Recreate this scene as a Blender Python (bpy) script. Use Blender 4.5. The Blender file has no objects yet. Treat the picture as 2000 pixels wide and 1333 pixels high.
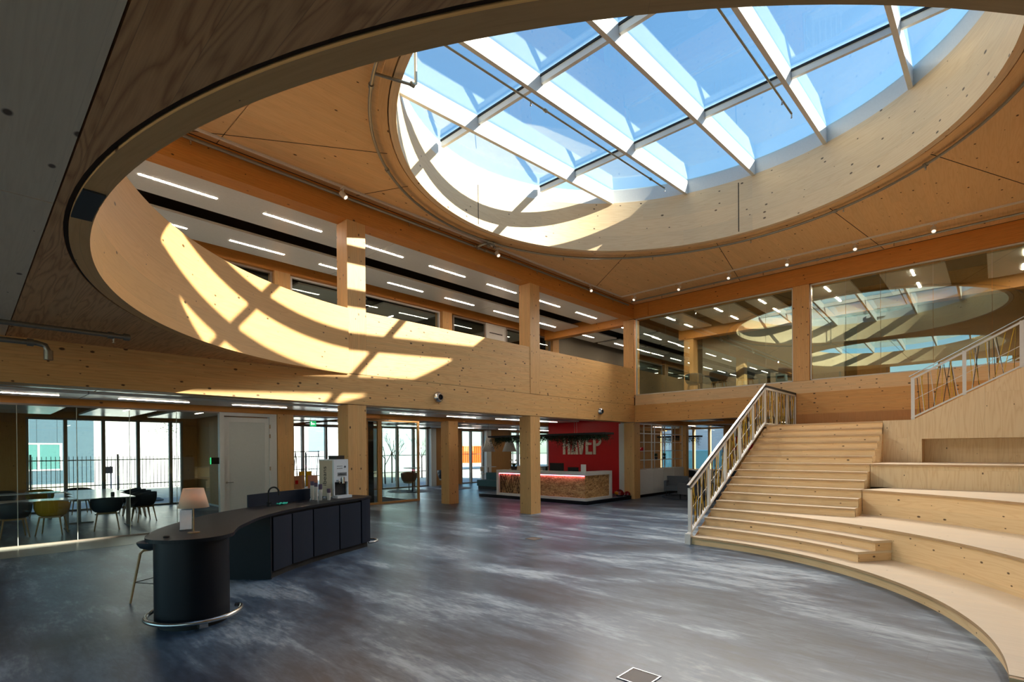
import bpy, math, random
from mathutils import Vector, Matrix
random.seed(7)
SPOT_E = 190
SC = bpy.context.scene
# ---------------------------------------------------------------- camera
H = 1.85
cam_d = bpy.data.cameras.new('camera')
cam = bpy.data.objects.new('camera', cam_d)
SC.collection.objects.link(cam)
SC.camera = cam
Fv = Vector((0.72854581, 0.68498575, -0.00393894))
Rv = Vector((0.68494836, -0.72855053, -0.00773689))
Uv = Vector((0.00816938, -0.00293871, 0.99996231))
cam.matrix_world = Matrix(((Rv.x, Uv.x, -Fv.x, 0), (Rv.y, Uv.y, -Fv.y, 0), (Rv.z, Uv.z, -Fv.z, H), (0, 0, 0, 1)))
cam_d.sensor_fit = 'HORIZONTAL'
cam_d.sensor_width = 36.0
cam_d.lens = 36.0 * 1010.8 / 2000.0
cam_d.shift_y = (882.63 - 666.5) / 2000.0
cam_d.clip_start = 0.05
cam_d.clip_end = 500
# ---------------------------------------------------------------- world, sun, exposure
SUN_DIR = Vector((-0.548, 1.0, -0.605)).normalized()      # the way the light travels
world = bpy.data.worlds.new('sky_world')
SC.world = world
world.use_nodes = True
wn = world.node_tree.nodes; wl = world.node_tree.links
wn.clear()
sky = wn.new('ShaderNodeTexSky')
sky.sky_type = 'NISHITA'
sky.sun_disc = False
sky.sun_elevation = math.asin(-SUN_DIR.z)
sky.sun_rotation = math.atan2(-SUN_DIR.x, -SUN_DIR.y)
sky.altitude = 0
sky.air_density = 1.0
sky.dust_density = 0.6
sky.ozone_density = 1.2
bgn = wn.new('ShaderNodeBackground')
bgn.inputs['Strength'].default_value = 0.17
won = wn.new('ShaderNodeOutputWorld')
tint = wn.new('ShaderNodeVectorMath'); tint.operation = 'MULTIPLY'; tint.inputs[1].default_value = (0.72, 1.0, 1.04)
wl.new(sky.outputs[0], tint.inputs[0]); wl.new(tint.outputs[0], bgn.inputs[0])
wl.new(bgn.outputs[0], won.inputs[0])
sun_d = bpy.data.lights.new('sun', 'SUN')
sun_d.energy = 10.0
sun_d.angle = math.radians(0.53)
sun_d.color = (1.0, 0.90, 0.74)
sun = bpy.data.objects.new('sun', sun_d)
SC.collection.objects.link(sun)
sun.rotation_euler = SUN_DIR.to_track_quat('-Z', 'Y').to_euler()
SC.view_settings.view_transform = 'Standard'
SC.view_settings.look = 'None'
SC.view_settings.gamma = 1.0
SC.view_settings.use_curve_mapping = False
SC.view_settings.exposure = 1.25
SC.cycles.max_bounces = 10
SC.cycles.diffuse_bounces = 7
SC.cycles.glossy_bounces = 4
SC.cycles.transparent_max_bounces = 24
SC.cycles.transmission_bounces = 6
SC.cycles.sample_clamp_indirect = 6.0
SC.cycles.use_denoising = True
SC.cycles.caustics_reflective = False
SC.cycles.caustics_refractive = False
# ---------------------------------------------------------------- mesh builder
PI = math.pi
def V(*a): return Vector(a)
class MB:
    """collects faces with uv (metres, u along the grain) and builds one mesh object"""
    def __init__(s): s.v = []; s.f = []; s.uv = []; s.sm = []
    def face(s, pts, g=(1, 0, 0), uv=None, sm=False):
        i = len(s.v); pts = [Vector(p) for p in pts]
        s.v += [tuple(p) for p in pts]; s.f.append(tuple(range(i, i + len(pts)))); s.sm.append(sm)
        if uv is None:
            n = Vector((0, 0, 0))
            for k in range(len(pts)):
                a, b = pts[k], pts[(k + 1) % len(pts)]
                n += Vector(((a.y - b.y) * (a.z + b.z), (a.z - b.z) * (a.x + b.x), (a.x - b.x) * (a.y + b.y)))
            if n.length < 1e-12: n = Vector((0, 0, 1))
            n.normalize(); gv = Vector(g)
            if abs(gv.dot(n)) > 0.9: gv = Vector((0, 0, 1)) if abs(n.z) < 0.9 else Vector((1, 0, 0))
            gu = (gv - n * gv.dot(n)).normalized(); gw = n.cross(gu)
            if abs(gw.x + gw.y + gw.z) > 0 and (gw.x + gw.y + gw.z) < 0: gw = -gw
            uv = [(p.dot(gu), p.dot(gw)) for p in pts]
        s.uv.append(uv)
    def box(s, x0, y0, z0, x1, y1, z1, g=None):
        if x0 > x1: x0, x1 = x1, x0
        if y0 > y1: y0, y1 = y1, y0
        if z0 > z1: z0, z1 = z1, z0
        if g is None:
            d = (x1 - x0, y1 - y0, z1 - z0); k = d.index(max(d)); g = [(1, 0, 0), (0, 1, 0), (0, 0, 1)][k]
        a, b, c, d = (x0, y0), (x1, y0), (x1, y1), (x0, y1)
        s.prism([a, b, c, d], z0, z1, g)
        return s
    def prism(s, poly, z0, z1, g=(1, 0, 0), top=True, bot=True, sm=False):
        """vertical prism on a plan polygon (counter-clockwise); z0/z1 number or function of (x, y)"""
        f0 = z0 if callable(z0) else (lambda x, y: z0)
        f1 = z1 if callable(z1) else (lambda x, y: z1)
        ar = sum(poly[k][0] * poly[(k + 1) % len(poly)][1] - poly[(k + 1) % len(poly)][0] * poly[k][1] for k in range(len(poly)))
        if ar < 0: poly = poly[::-1]
        B = [(x, y, f0(x, y)) for x, y in poly]; T = [(x, y, f1(x, y)) for x, y in poly]
        n = len(poly)
        if top: s.face(T, g)
        if bot: s.face(B[::-1], g)
        u = 0
        for k in range(n):
            j = (k + 1) % n
            if sm:
                L = (Vector(B[j]) - Vector(B[k])).length
                s.face([B[k], B[j], T[j], T[k]], uv=[(u, B[k][2]), (u + L, B[j][2]), (u + L, T[j][2]), (u, T[k][2])], sm=True); u += L
            else: s.face([B[k], B[j], T[j], T[k]], g)
        return s
    def obox(s, p, q, w, h, g=None, up=(0, 0, 1)):
        """box bar from p to q, width w (sideways), height h (along up), centred"""
        p, q = Vector(p), Vector(q); d = (q - p).normalized(); up = Vector(up)
        if abs(d.dot(up)) > 0.98: up = Vector((1, 0, 0))
        r = d.cross(up).normalized(); t = r.cross(d).normalized()
        c = [(-w / 2, -h / 2), (w / 2, -h / 2), (w / 2, h / 2), (-w / 2, h / 2)]
        A = [p + r * a + t * b for a, b in c]; B = [q + r * a + t * b for a, b in c]
        gg = g or tuple(d)
        s.face(A, gg); s.face(B[::-1], gg)
        for k in range(4):
            j = (k + 1) % 4; s.face([A[j], A[k], B[k], B[j]], gg)
        return s
    def tube(s, path, r, n=8, r2=None, closed=False, caps=True):
        path = [Vector(p) for p in path]; N = len(path)
        rr = r if isinstance(r, (list, tuple)) else [r] * N
        rings = []; prev = None
        for i, p in enumerate(path):
            if closed: d = path[(i + 1) % N] - path[i - 1]
            else: d = path[min(i + 1, N - 1)] - path[max(i - 1, 0)]
            d.normalize()
            if prev is None:
                a = Vector((0, 0, 1)) if abs(d.z) < 0.9 else Vector((1, 0, 0))
                x = d.cross(a).normalized()
            else:
                x = (prev - d * prev.dot(d)).normalized()
            prev = x; y = d.cross(x)
            rings.append([p + (x * math.cos(2 * PI * k / n) + y * math.sin(2 * PI * k / n)) * rr[i] for k in range(n)])
        u = 0
        M = N if closed else N - 1
        for i in range(M):
            A, B = rings[i], rings[(i + 1) % N]; L = (path[(i + 1) % N] - path[i]).length
            for k in range(n):
                j = (k + 1) % n; c = 2 * PI * rr[i] / n
                s.face([A[k], A[j], B[j], B[k]], uv=[(u, c * k), (u, c * k + c), (u + L, c * k + c), (u + L, c * k)], sm=True)
            u += L
        if caps and not closed:
            s.face(rings[0][::-1]); s.face(rings[-1])
        return s
    def lathe(s, prof, c=(0, 0, 0), n=24, axis='z', sm=True):
        """prof: list of (r, h) from bottom to top"""
        c = Vector(c)
        def P(r, h, t):
            a, b = r * math.cos(t), r * math.sin(t)
            if axis == 'z': return c + Vector((a, b, h))
            if axis == 'y': return c + Vector((b, h, a))
            return c + Vector((h, a, b))
        for i in range(len(prof) - 1):
            (r0, h0), (r1, h1) = prof[i], prof[i + 1]
            for k in range(n):
                t0, t1 = 2 * PI * k / n, 2 * PI * (k + 1) / n
                q = [P(r0, h0, t0), P(r0, h0, t1), P(r1, h1, t1), P(r1, h1, t0)]
                if r0 < 1e-6: q = [q[0], q[2], q[3]]
                elif r1 < 1e-6: q = [q[0], q[1], q[2]]
                uv = [(0, 0), (0.1, 0), (0.1, 0.1), (0, 0.1)][:len(q)]
                s.face(q, uv=uv, sm=sm)
        return s
    def arcwall(s, c, r0, r1, a0, a1, z0, z1, n=64, caps=True):
        """curved wall between radii r0<r1; angles in radians; z may be functions of (x, y)"""
        f0 = z0 if callable(z0) else (lambda x, y: z0)
        f1 = z1 if callable(z1) else (lambda x, y: z1)
        def P(r, a, top):
            x, y = c[0] + r * math.cos(a), c[1] + r * math.sin(a)
            return (x, y, (f1 if top else f0)(x, y))
        for k in range(n):
            a, b = a0 + (a1 - a0) * k / n, a0 + (a1 - a0) * (k + 1) / n
            u0, u1 = r0 * (a - a0), r0 * (b - a0)
            for r, flip in ((r0, True), (r1, False)):
                q = [P(r, a, 0), P(r, b, 0), P(r, b, 1), P(r, a, 1)]
                uv = [(u0, q[0][2]), (u1, q[1][2]), (u1, q[2][2]), (u0, q[3][2])]
                if flip: q, uv = q[::-1], uv[::-1]
                s.face(q, uv=uv, sm=True)
            t = r1 - r0
            s.face([P(r0, b, 0), P(r0, a, 0), P(r1, a, 0), P(r1, b, 0)][::-1], uv=[(u1, 5 + t), (u0, 5 + t), (u0, 5), (u1, 5)][::-1])
            s.face([P(r0, b, 1), P(r0, a, 1), P(r1, a, 1), P(r1, b, 1)], uv=[(u1, 7), (u0, 7), (u0, 7 + t), (u1, 7 + t)])
        if caps:
            for a in (a0, a1):
                s.face([P(r0, a, 0), P(r1, a, 0), P(r1, a, 1), P(r0, a, 1)])
        return s
    def grid(s, fn, nu, nv, sm=True, wrap=False):
        P = [[fn(i / nu, j / nv) for j in range(nv + 1)] for i in range(nu + 1)]
        for i in range(nu):
            for j in range(nv):
                s.face([P[i][j], P[i + 1][j], P[i + 1][j + 1], P[i][j + 1]], uv=[(i / nu, j / nv), ((i + 1) / nu, j / nv), ((i + 1) / nu, (j + 1) / nv), (i / nu, (j + 1) / nv)], sm=sm)
        return s
    def build(s, name, mat, parent=None, loc=None, rz=None, weld=True, bevel=0, solid=0):
        me = bpy.data.meshes.new(name)
        me.from_pydata(s.v, [], s.f)
        ul = me.uv_layers.new(name='UVMap')
        k = 0; buf = []
        for uv in s.uv:
            for a in uv: buf += [a[0], a[1]]
        ul.data.foreach_set('uv', buf)
        me.polygons.foreach_set('use_smooth', s.sm)
        me.materials.append(mat)
        me.update()
        if weld and any(s.sm):
            import bmesh
            bm = bmesh.new(); bm.from_mesh(me)
            bmesh.ops.remove_doubles(bm, verts=bm.verts, dist=1e-5)
            bmesh.ops.recalc_face_normals(bm, faces=bm.faces) if not solid else None
            bm.to_mesh(me); bm.free()
            try: me.set_sharp_from_angle(angle=math.radians(40))
            except Exception: pass
        o = bpy.data.objects.new(name, me)
        SC.collection.objects.link(o)
        if parent is not None: o.parent = parent
        if loc is not None: o.location = loc
        if rz is not None: o.rotation_euler = (0, 0, rz)
        if solid:
            m = o.modifiers.new('solid', 'SOLIDIFY'); m.thickness = solid; m.offset = 0
        if bevel:
            m = o.modifiers.new('bevel', 'BEVEL'); m.width = bevel; m.segments = 2; m.limit_method = 'ANGLE'
        return o
def empty(name, loc=(0, 0, 0), rz=0.0):
    o = bpy.data.objects.new(name, None)
    o.empty_display_size = 0.1
    SC.collection.objects.link(o)
    o.location = loc; o.rotation_euler = (0, 0, rz)
    return o
def tag(o, label=None, cat=None, group=None, kind=None):
    if label: o['label'] = label
    if cat: o['category'] = cat
    if group: o['group'] = group
    if kind: o['kind'] = kind
    return o
def thing(name, label, cat, loc=(0, 0, 0), rz=0.0, group=None):
    return tag(empty(name, loc, rz), label, cat, group)
def struct(o, label=None): return tag(o, label, None, None, 'structure')
def dup(root, loc, rz=0.0, label=None, group=None, scale=None):
    def cp(o, par):
        c = o.copy(); SC.collection.objects.link(c)
        c.parent = par
        for ch in o.children: cp(ch, c)
        return c
    r = cp(root, None)
    r.location = loc; r.rotation_euler = (0, 0, rz)
    if scale: r.scale = scale
    if label: r['label'] = label
    if group: r['group'] = group
    return r
# ---------------------------------------------------------------- materials
MATS = {}
def nm(name):
    m = bpy.data.materials.new(name); m.use_nodes = True
    nt = m.node_tree
    return m, nt, nt.nodes['Principled BSDF'], nt.nodes['Material Output']
def lin(c):
    return tuple(((x / 255) / 12.92 if x / 255 <= 0.04045 else ((x / 255 + 0.055) / 1.055) ** 2.4) for x in c) + (1,)
def plain(name, col, rough=0.5, metal=0.0, spec=0.5, noise=0.0, nscale=30, bump=0.0):
    """simple surface with a little noise variation"""
    if name in MATS: return MATS[name]
    m, nt, b, out = nm(name)
    b.inputs['Roughness'].default_value = rough; b.inputs['Metallic'].default_value = metal
    b.inputs['Specular IOR Level'].default_value = spec
    c = lin(col)
    tc = nt.nodes.new('ShaderNodeTexCoord'); nz = nt.nodes.new('ShaderNodeTexNoise'); nz.inputs['Scale'].default_value = nscale
    nt.links.new(tc.outputs['Object'], nz.inputs['Vector'])
    mx = nt.nodes.new('ShaderNodeMix'); mx.data_type = 'RGBA'
    k = noise if noise else 0.06
    mx.inputs['A'].default_value = (c[0] * (1 - k), c[1] * (1 - k), c[2] * (1 - k), 1)
    mx.inputs['B'].default_value = (min(1, c[0] * (1 + k)), min(1, c[1] * (1 + k)), min(1, c[2] * (1 + k)), 1)
    nt.links.new(nz.outputs['Fac'], mx.inputs['Factor']); nt.links.new(mx.outputs['Result'], b.inputs['Base Color'])
    if bump:
        bp = nt.nodes.new('ShaderNodeBump'); bp.inputs['Strength'].default_value = bump; bp.inputs['Distance'].default_value = 0.005
        nt.links.new(nz.outputs['Fac'], bp.inputs['Height']); nt.links.new(bp.outputs[0], b.inputs['Normal'])
    MATS[name] = m
    return m
def mth(nt, op, a, b=None, c=None, clamp=False):
    n = nt.nodes.new('ShaderNodeMath'); n.operation = op; n.use_clamp = clamp
    for i, x in enumerate((a, b, c)):
        if x is None: continue
        if isinstance(x, (int, float)): n.inputs[i].default_value = x
        else: nt.links.new(x, n.inputs[i])
    return n.outputs[0]
def wood(name, light, dark, lam=0.045, boardlen=2.2, knot=0.55, knots=1.0, rough=0.5, var=0.16, grain=0.35, ring=0.25, seam=0.25, spec=0.35, kscale=(1.6, 6.0)):
    if name in MATS: return MATS[name]
    m, nt, b, out = nm(name); N = nt.nodes; Lk = nt.links
    tc = N.new('ShaderNodeTexCoord'); oi = N.new('ShaderNodeObjectInfo')
    sp = N.new('ShaderNodeSeparateXYZ'); Lk.new(tc.outputs['UV'], sp.inputs[0])
    rnd = mth(nt, 'MULTIPLY', oi.outputs['Random'], 23.7)
    u = mth(nt, 'ADD', sp.outputs['X'], rnd); v = mth(nt, 'ADD', sp.outputs['Y'], mth(nt, 'MULTIPLY', rnd, 1.37))
    vid = mth(nt, 'FLOOR', mth(nt, 'DIVIDE', v, lam)); vfr = mth(nt, 'FRACT', mth(nt, 'DIVIDE', v, lam))
    wn1 = N.new('ShaderNodeTexWhiteNoise'); wn1.noise_dimensions = '1D'; Lk.new(vid, wn1.inputs['W'])
    ush = mth(nt, 'ADD', u, mth(nt, 'MULTIPLY', wn1.outputs['Value'], 7.3))
    uid = mth(nt, 'FLOOR', mth(nt, 'DIVIDE', ush, boardlen)); ufr = mth(nt, 'FRACT', mth(nt, 'DIVIDE', ush, boardlen))
    cv = N.new('ShaderNodeCombineXYZ'); Lk.new(uid, cv.inputs[0]); Lk.new(vid, cv.inputs[1])
    wn2 = N.new('ShaderNodeTexWhiteNoise'); wn2.noise_dimensions = '2D'; Lk.new(cv.outputs[0], wn2.inputs['Vector'])
    brd = wn2.outputs['Value']
    # grain
    def nz(su, sv, det, dist, add=None):
        c = N.new('ShaderNodeCombineXYZ'); Lk.new(mth(nt, 'MULTIPLY', ush, su), c.inputs[0]); Lk.new(mth(nt, 'MULTIPLY', v, sv), c.inputs[1])
        Lk.new(mth(nt, 'MULTIPLY', brd, 9.0), c.inputs[2])
        n = N.new('ShaderNodeTexNoise'); n.inputs['Scale'].default_value = 1.0; n.inputs['Detail'].default_value = det; n.inputs['Distortion'].default_value = dist
        Lk.new(c.outputs[0], n.inputs['Vector']); return n.outputs['Fac']
    fine = nz(5.0, 150.0, 3, 0.3)
    big = nz(0.55, 7.0, 2, 0.4)
    rings = mth(nt, 'PINGPONG', mth(nt, 'MULTIPLY', big, 9.0), 0.5)
    rings = mth(nt, 'MULTIPLY', rings, 2.0)
    rings = mth(nt, 'POWER', rings, 2.0)
    # knots
    c = N.new('ShaderNodeCombineXYZ'); Lk.new(mth(nt, 'MULTIPLY', u, kscale[0]), c.inputs[0]); Lk.new(mth(nt, 'MULTIPLY', v, kscale[1]), c.inputs[1])
    vo = N.new('ShaderNodeTexVoronoi'); vo.voronoi_dimensions = '2D'; vo.inputs['Scale'].default_value = 1.0; vo.inputs['Randomness'].default_value = 1.0
    Lk.new(c.outputs[0], vo.inputs['Vector'])
    # stretch so that the knots are lightly oval: distance in scaled space corrected with the local vector
    vs = N.new('ShaderNodeVectorMath'); vs.operation = 'SUBTRACT'; Lk.new(c.outputs[0], vs.inputs[0]); Lk.new(vo.outputs['Position'], vs.inputs[1])
    sx = N.new('ShaderNodeSeparateXYZ'); Lk.new(vs.outputs[0], sx.inputs[0])
    dx = mth(nt, 'DIVIDE', sx.outputs[0], kscale[0] * 1.7); dy = mth(nt, 'DIVIDE', sx.outputs[1], kscale[1])
    dd = mth(nt, 'SQRT', mth(nt, 'ADD', mth(nt, 'MULTIPLY', dx, dx), mth(nt, 'MULTIPLY', dy, dy)))
    vcol = N.new('ShaderNodeSeparateXYZ'); Lk.new(vo.outputs['Color'], vcol.inputs[0])
    krad = mth(nt, 'MULTIPLY', mth(nt, 'POWER', vcol.outputs[0], 1.6), 0.015 * knots)
    kmask = mth(nt, 'SUBTRACT', 1.0, mth(nt, 'DIVIDE', dd, mth(nt, 'ADD', krad, 0.0008)), clamp=True)
    kmask = mth(nt, 'MULTIPLY', mth(nt, 'MULTIPLY', kmask, 2.4, clamp=True), mth(nt, 'GREATER_THAN', vcol.outputs[1], 1 - knot))
    # seams
    seamv = mth(nt, 'LESS_THAN', mth(nt, 'ABSOLUTE', mth(nt, 'SUBTRACT', vfr, 0.5)), 0.5 - 0.0012 / lam)
    seamu = mth(nt, 'GREATER_THAN', ufr, 0.0012 / boardlen)
    sm = mth(nt, 'MULTIPLY', seamv, seamu)
    # colour
    mx = N.new('ShaderNodeMix'); mx.data_type = 'RGBA'
    mx.inputs['A'].default_value = lin(light); mx.inputs['B'].default_value = lin(dark)
    fac = mth(nt, 'ADD', mth(nt, 'MULTIPLY', mth(nt, 'SUBTRACT', fine, 0.35), grain), mth(nt, 'MULTIPLY', rings, ring))
    fac = mth(nt, 'ADD', fac, mth(nt, 'MULTIPLY', brd, var * 1.3), clamp=True)
    Lk.new(fac, mx.inputs['Factor'])
    br = mth(nt, 'ADD', 1 - var / 2, mth(nt, 'MULTIPLY', brd, var))
    br = mth(nt, 'MULTIPLY', br, mth(nt, 'ADD', 1 - seam, mth(nt, 'MULTIPLY', sm, seam)))
    m2 = N.new('ShaderNodeVectorMath'); m2.operation = 'SCALE'; Lk.new(mx.outputs['Result'], m2.inputs[0]); Lk.new(br, m2.inputs['Scale'])
    m3 = N.new('ShaderNodeMix'); m3.data_type = 'RGBA'; m3.inputs['B'].default_value = lin((66, 38, 20))
    Lk.new(m2.outputs[0], m3.inputs['A']); Lk.new(mth(nt, 'MULTIPLY', kmask, 0.9), m3.inputs['Factor'])
    Lk.new(m3.outputs['Result'], b.inputs['Base Color'])
    b.inputs['Roughness'].default_value = rough; b.inputs['Specular IOR Level'].default_value = spec
    bp = N.new('ShaderNodeBump'); bp.inputs['Strength'].default_value = 0.08; bp.inputs['Distance'].default_value = 0.002
    Lk.new(fine, bp.inputs['Height']); Lk.new(bp.outputs[0], b.inputs['Normal'])
    MATS[name] = m
    return m
def glass(name, tint=(0.9, 0.95, 0.94), refl=0.08, fres=1.0, rough=0.0):
    """thin architectural pane: clear with a mirror part that grows at grazing angles"""
    if name in MATS: return MATS[name]
    m, nt, b, out = nm(name); N = nt.nodes; Lk = nt.links
    N.remove(b)
    tr = N.new('ShaderNodeBsdfTransparent'); tr.inputs[0].default_value = tint + (1,)
    gl = N.new('ShaderNodeBsdfGlossy'); gl.inputs['Roughness'].default_value = rough; gl.inputs['Color'].default_value = (0.86, 1, 0.96, 1)
    lw = N.new('ShaderNodeLayerWeight'); lw.inputs['Blend'].default_value = 0.5
    fz = mth(nt, 'ADD', 0.04, mth(nt, 'MULTIPLY', mth(nt, 'POWER', lw.outputs['Facing'], 5.0), 0.96))
    mx = N.new('ShaderNodeMixShader')
    f = mth(nt, 'ADD', mth(nt, 'MULTIPLY', fz, fres), refl, clamp=True)
    Lk.new(f, mx.inputs[0]); Lk.new(tr.outputs[0], mx.inputs[1]); Lk.new(gl.outputs[0], mx.inputs[2])
    Lk.new(mx.outputs[0], out.inputs[0])
    MATS[name] = m
    return m
def emit(name, col, strength):
    if name in MATS: return MATS[name]
    m, nt, b, out = nm(name)
    b.inputs['Base Color'].default_value = lin(col)
    b.inputs['Emission Color'].default_value = lin(col); b.inputs['Emission Strength'].default_value = strength
    MATS[name] = m
    return m
W_PANEL = wood('glulam_honey', (228, 184, 122), (194, 138, 80), lam=0.045, knot=0.8, knots=1.6, ring=0.35, grain=0.45, kscale=(2.6, 9.0))
W_COL = wood('column_glulam', (226, 180, 118), (192, 134, 78), lam=0.05, knot=0.65, knots=1.4, kscale=(2.4, 8.0))
W_BEAM = wood('beam_amber', (216, 148, 72), (172, 104, 42), lam=0.045, knot=0.5, knots=1.5)
W_RIM = wood('curved_rim_pine', (226, 180, 118), (194, 140, 84), lam=0.3, boardlen=6, knot=0.6, knots=1.5, ring=0.2, grain=0.45)
W_RING = wood('skylight_ring_pine', (228, 204, 166), (200, 166, 122), lam=0.4, boardlen=5, knot=0.65, knots=1.8, ring=0.25, grain=0.45)
W_CEIL = wood('ceiling_board', (230, 192, 140), (202, 154, 102), lam=0.14, boardlen=30, knot=0.6, knots=1.6, var=0.12, seam=0.12, rough=0.7, spec=0.15)
W_SOFFIT = wood('soffit_board', (228, 178, 124), (158, 108, 66), lam=0.20, boardlen=40, knot=0.35, knots=1.4, var=0.3, grain=0.5, ring=0.5, seam=0.3, kscale=(1.2, 3.0))
W_GREYB = wood('weathered_soffit_board', (226, 210, 182), (190, 168, 138), lam=0.6, boardlen=40, knot=0.6, knots=1.8, var=0.06, ring=0.15, seam=0.1, kscale=(2.0, 4.0))
W_PLY = wood('plywood_pale', (234, 210, 170), (204, 164, 112), lam=1.22, boardlen=2.44, knot=0.5, knots=1.3, var=0.06, grain=0.15, ring=0.35, seam=0.35, kscale=(2.4, 3.5))
W_TREAD = wood('tread_pine', (226, 208, 180), (202, 174, 138), lam=0.14, boardlen=5, knot=0.3, knots=0.6, var=0.08, grain=0.4, ring=0.15, seam=0.08, rough=0.42)
W_RISER = wood('riser_pine', (236, 206, 160), (210, 168, 116), lam=0.3, boardlen=5, knot=0.7, knots=1.3, var=0.10, seam=0.1, ring=0.3, kscale=(2.6, 7.0))
W_BAND = wood('pale_glulam_band', (236, 204, 156), (206, 160, 108), lam=0.045, knot=0.8, knots=1.5, kscale=(2.6, 9.0))
W_LOWB = wood('landing_beam_glulam', (224, 172, 104), (186, 126, 66), lam=0.045, knot=0.8, knots=1.5, kscale=(2.6, 9.0))
W_EDGE = wood('plywood_edge', (222, 190, 146), (150, 110, 74), lam=0.009, boardlen=0.35, knot=0.3, knots=0.7, var=0.5)
W_DARK = wood('far_wall_pine', (196, 140, 82), (160, 104, 56), lam=0.3, boardlen=4, knot=0.5, knots=0.9, ring=0.2)
M_WHITE = plain('white_paint', (226, 224, 218), 0.45)
M_WHITEM = plain('white_steel', (214, 214, 210), 0.35)
M_STEEL = plain('brushed_steel', (190, 190, 188), 0.25, metal=1.0)
M_GALV = plain('galvanised_pipe', (150, 148, 138), 0.35, metal=0.8, noise=0.15)
M_BLACK = plain('black_laminate', (14, 18, 26), 0.45, spec=0.22, noise=0.12)
M_NAVY = plain('dark_blue_grey_front', (24, 33, 48), 0.5, spec=0.22, noise=0.06, nscale=120)
M_DARKG = plain('charcoal', (40, 44, 48), 0.6)
M_SHELL = plain('charcoal_chair_shell', (34, 44, 54), 0.55)
M_YELLOW = plain('mustard_chair_shell', (196, 148, 22), 0.6)
M_OAK = plain('oak_leg', (176, 138, 92), 0.5, noise=0.12)
M_PANELC = plain('white_ceiling_panel', (232, 234, 230), 0.22, spec=0.6)
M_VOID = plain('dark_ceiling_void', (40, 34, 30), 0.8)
M_RED = plain('red_painted_wall', (206, 2, 14), 0.4)
M_RUBBER = plain('black_rubber', (18, 18, 18), 0.7)
G_ROOF = glass('skylight_glass', (0.93, 0.96, 0.97), 0.05, 1.6)
G_WALL = glass('tinted_wall_glass', (0.80, 0.84, 0.78), 0.10, 1.5)
G_CLEAR = glass('clear_partition_glass', (0.90, 0.94, 0.92), 0.02, 1.0)
G_WIN = glass('window_glass', (0.88, 0.93, 0.95), 0.02, 1.0)
E_STRIP2 = emit('strip_light_bright', (255, 236, 216), 100.0)
E_STRIP = emit('strip_light', (255, 236, 216), 24.0)
E_STRIP3 = emit('strip_light_soft', (255, 236, 216), 16.0)
# floor
def floor_mat():
    m, nt, b, out = nm('grey_vinyl_floor'); N = nt.nodes; Lk = nt.links
    tc = N.new('ShaderNodeTexCoord')
    def nz(sx, sy, det, dist, rgh=0.55):
        mp = N.new('ShaderNodeMapping'); mp.inputs['Scale'].default_value = (sx, sy, 1); mp.inputs['Rotation'].default_value = (0, 0, math.radians(12))
        n = N.new('ShaderNodeTexNoise'); n.inputs['Scale'].default_value = 1; n.inputs['Detail'].default_value = det; n.inputs['Distortion'].default_value = dist; n.inputs['Roughness'].default_value = rgh
        Lk.new(tc.outputs['Object'], mp.inputs[0]); Lk.new(mp.outputs[0], n.inputs['Vector']); return n.outputs['Fac']
    a = nz(0.9, 0.34, 6, 0.6); c = nz(5, 1.1, 6, 0.5, 0.65); d = nz(26, 7, 4, 0.3)
    s = mth(nt, 'ADD', mth(nt, 'MULTIPLY', a, 0.62), mth(nt, 'ADD', mth(nt, 'MULTIPLY', c, 0.34), mth(nt, 'MULTIPLY', d, 0.14)))
    cr = N.new('ShaderNodeValToRGB'); Lk.new(s, cr.inputs[0])
    e = cr.color_ramp.elements
    e[0].position = 0.42; e[0].color = lin((44, 54, 70)); e[1].position = 0.67; e[1].color = lin((164, 180, 192))
    x = cr.color_ramp.elements.new(0.50); x.color = lin((62, 76, 94)); x = cr.color_ramp.elements.new(0.58); x.color = lin((92, 110, 128))
    br = N.new('ShaderNodeTexBrick'); br.inputs['Scale'].default_value = 1; br.inputs['Brick Width'].default_value = 0.92; br.inputs['Row Height'].default_value = 0.46
    br.inputs['Mortar Size'].default_value = 0.002; br.inputs['Color1'].default_value = (1, 1, 1, 1); br.inputs['Color2'].default_value = (0.93, 0.93, 0.93, 1); br.inputs['Mortar'].default_value = (0.7, 0.7, 0.7, 1)
    mp = N.new('ShaderNodeMapping'); mp.inputs['Rotation'].default_value = (0, 0, PI / 2); Lk.new(tc.outputs['Object'], mp.inputs[0]); Lk.new(mp.outputs[0], br.inputs['Vector'])
    mx = N.new('ShaderNodeMix'); mx.data_type = 'RGBA'; mx.blend_type = 'MULTIPLY'; mx.inputs['Factor'].default_value = 1
    Lk.new(cr.outputs[0], mx.inputs['A']); Lk.new(br.outputs[0], mx.inputs['B']); Lk.new(mx.outputs['Result'], b.inputs['Base Color'])
    b.inputs['Roughness'].default_value = 0.36
    Lk.new(mth(nt, 'ADD', 0.26, mth(nt, 'MULTIPLY', c, 0.16)), b.inputs['Roughness'])
    b.inputs['Specular IOR Level'].default_value = 0.5
    return m
M_FLOOR = floor_mat()
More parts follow.
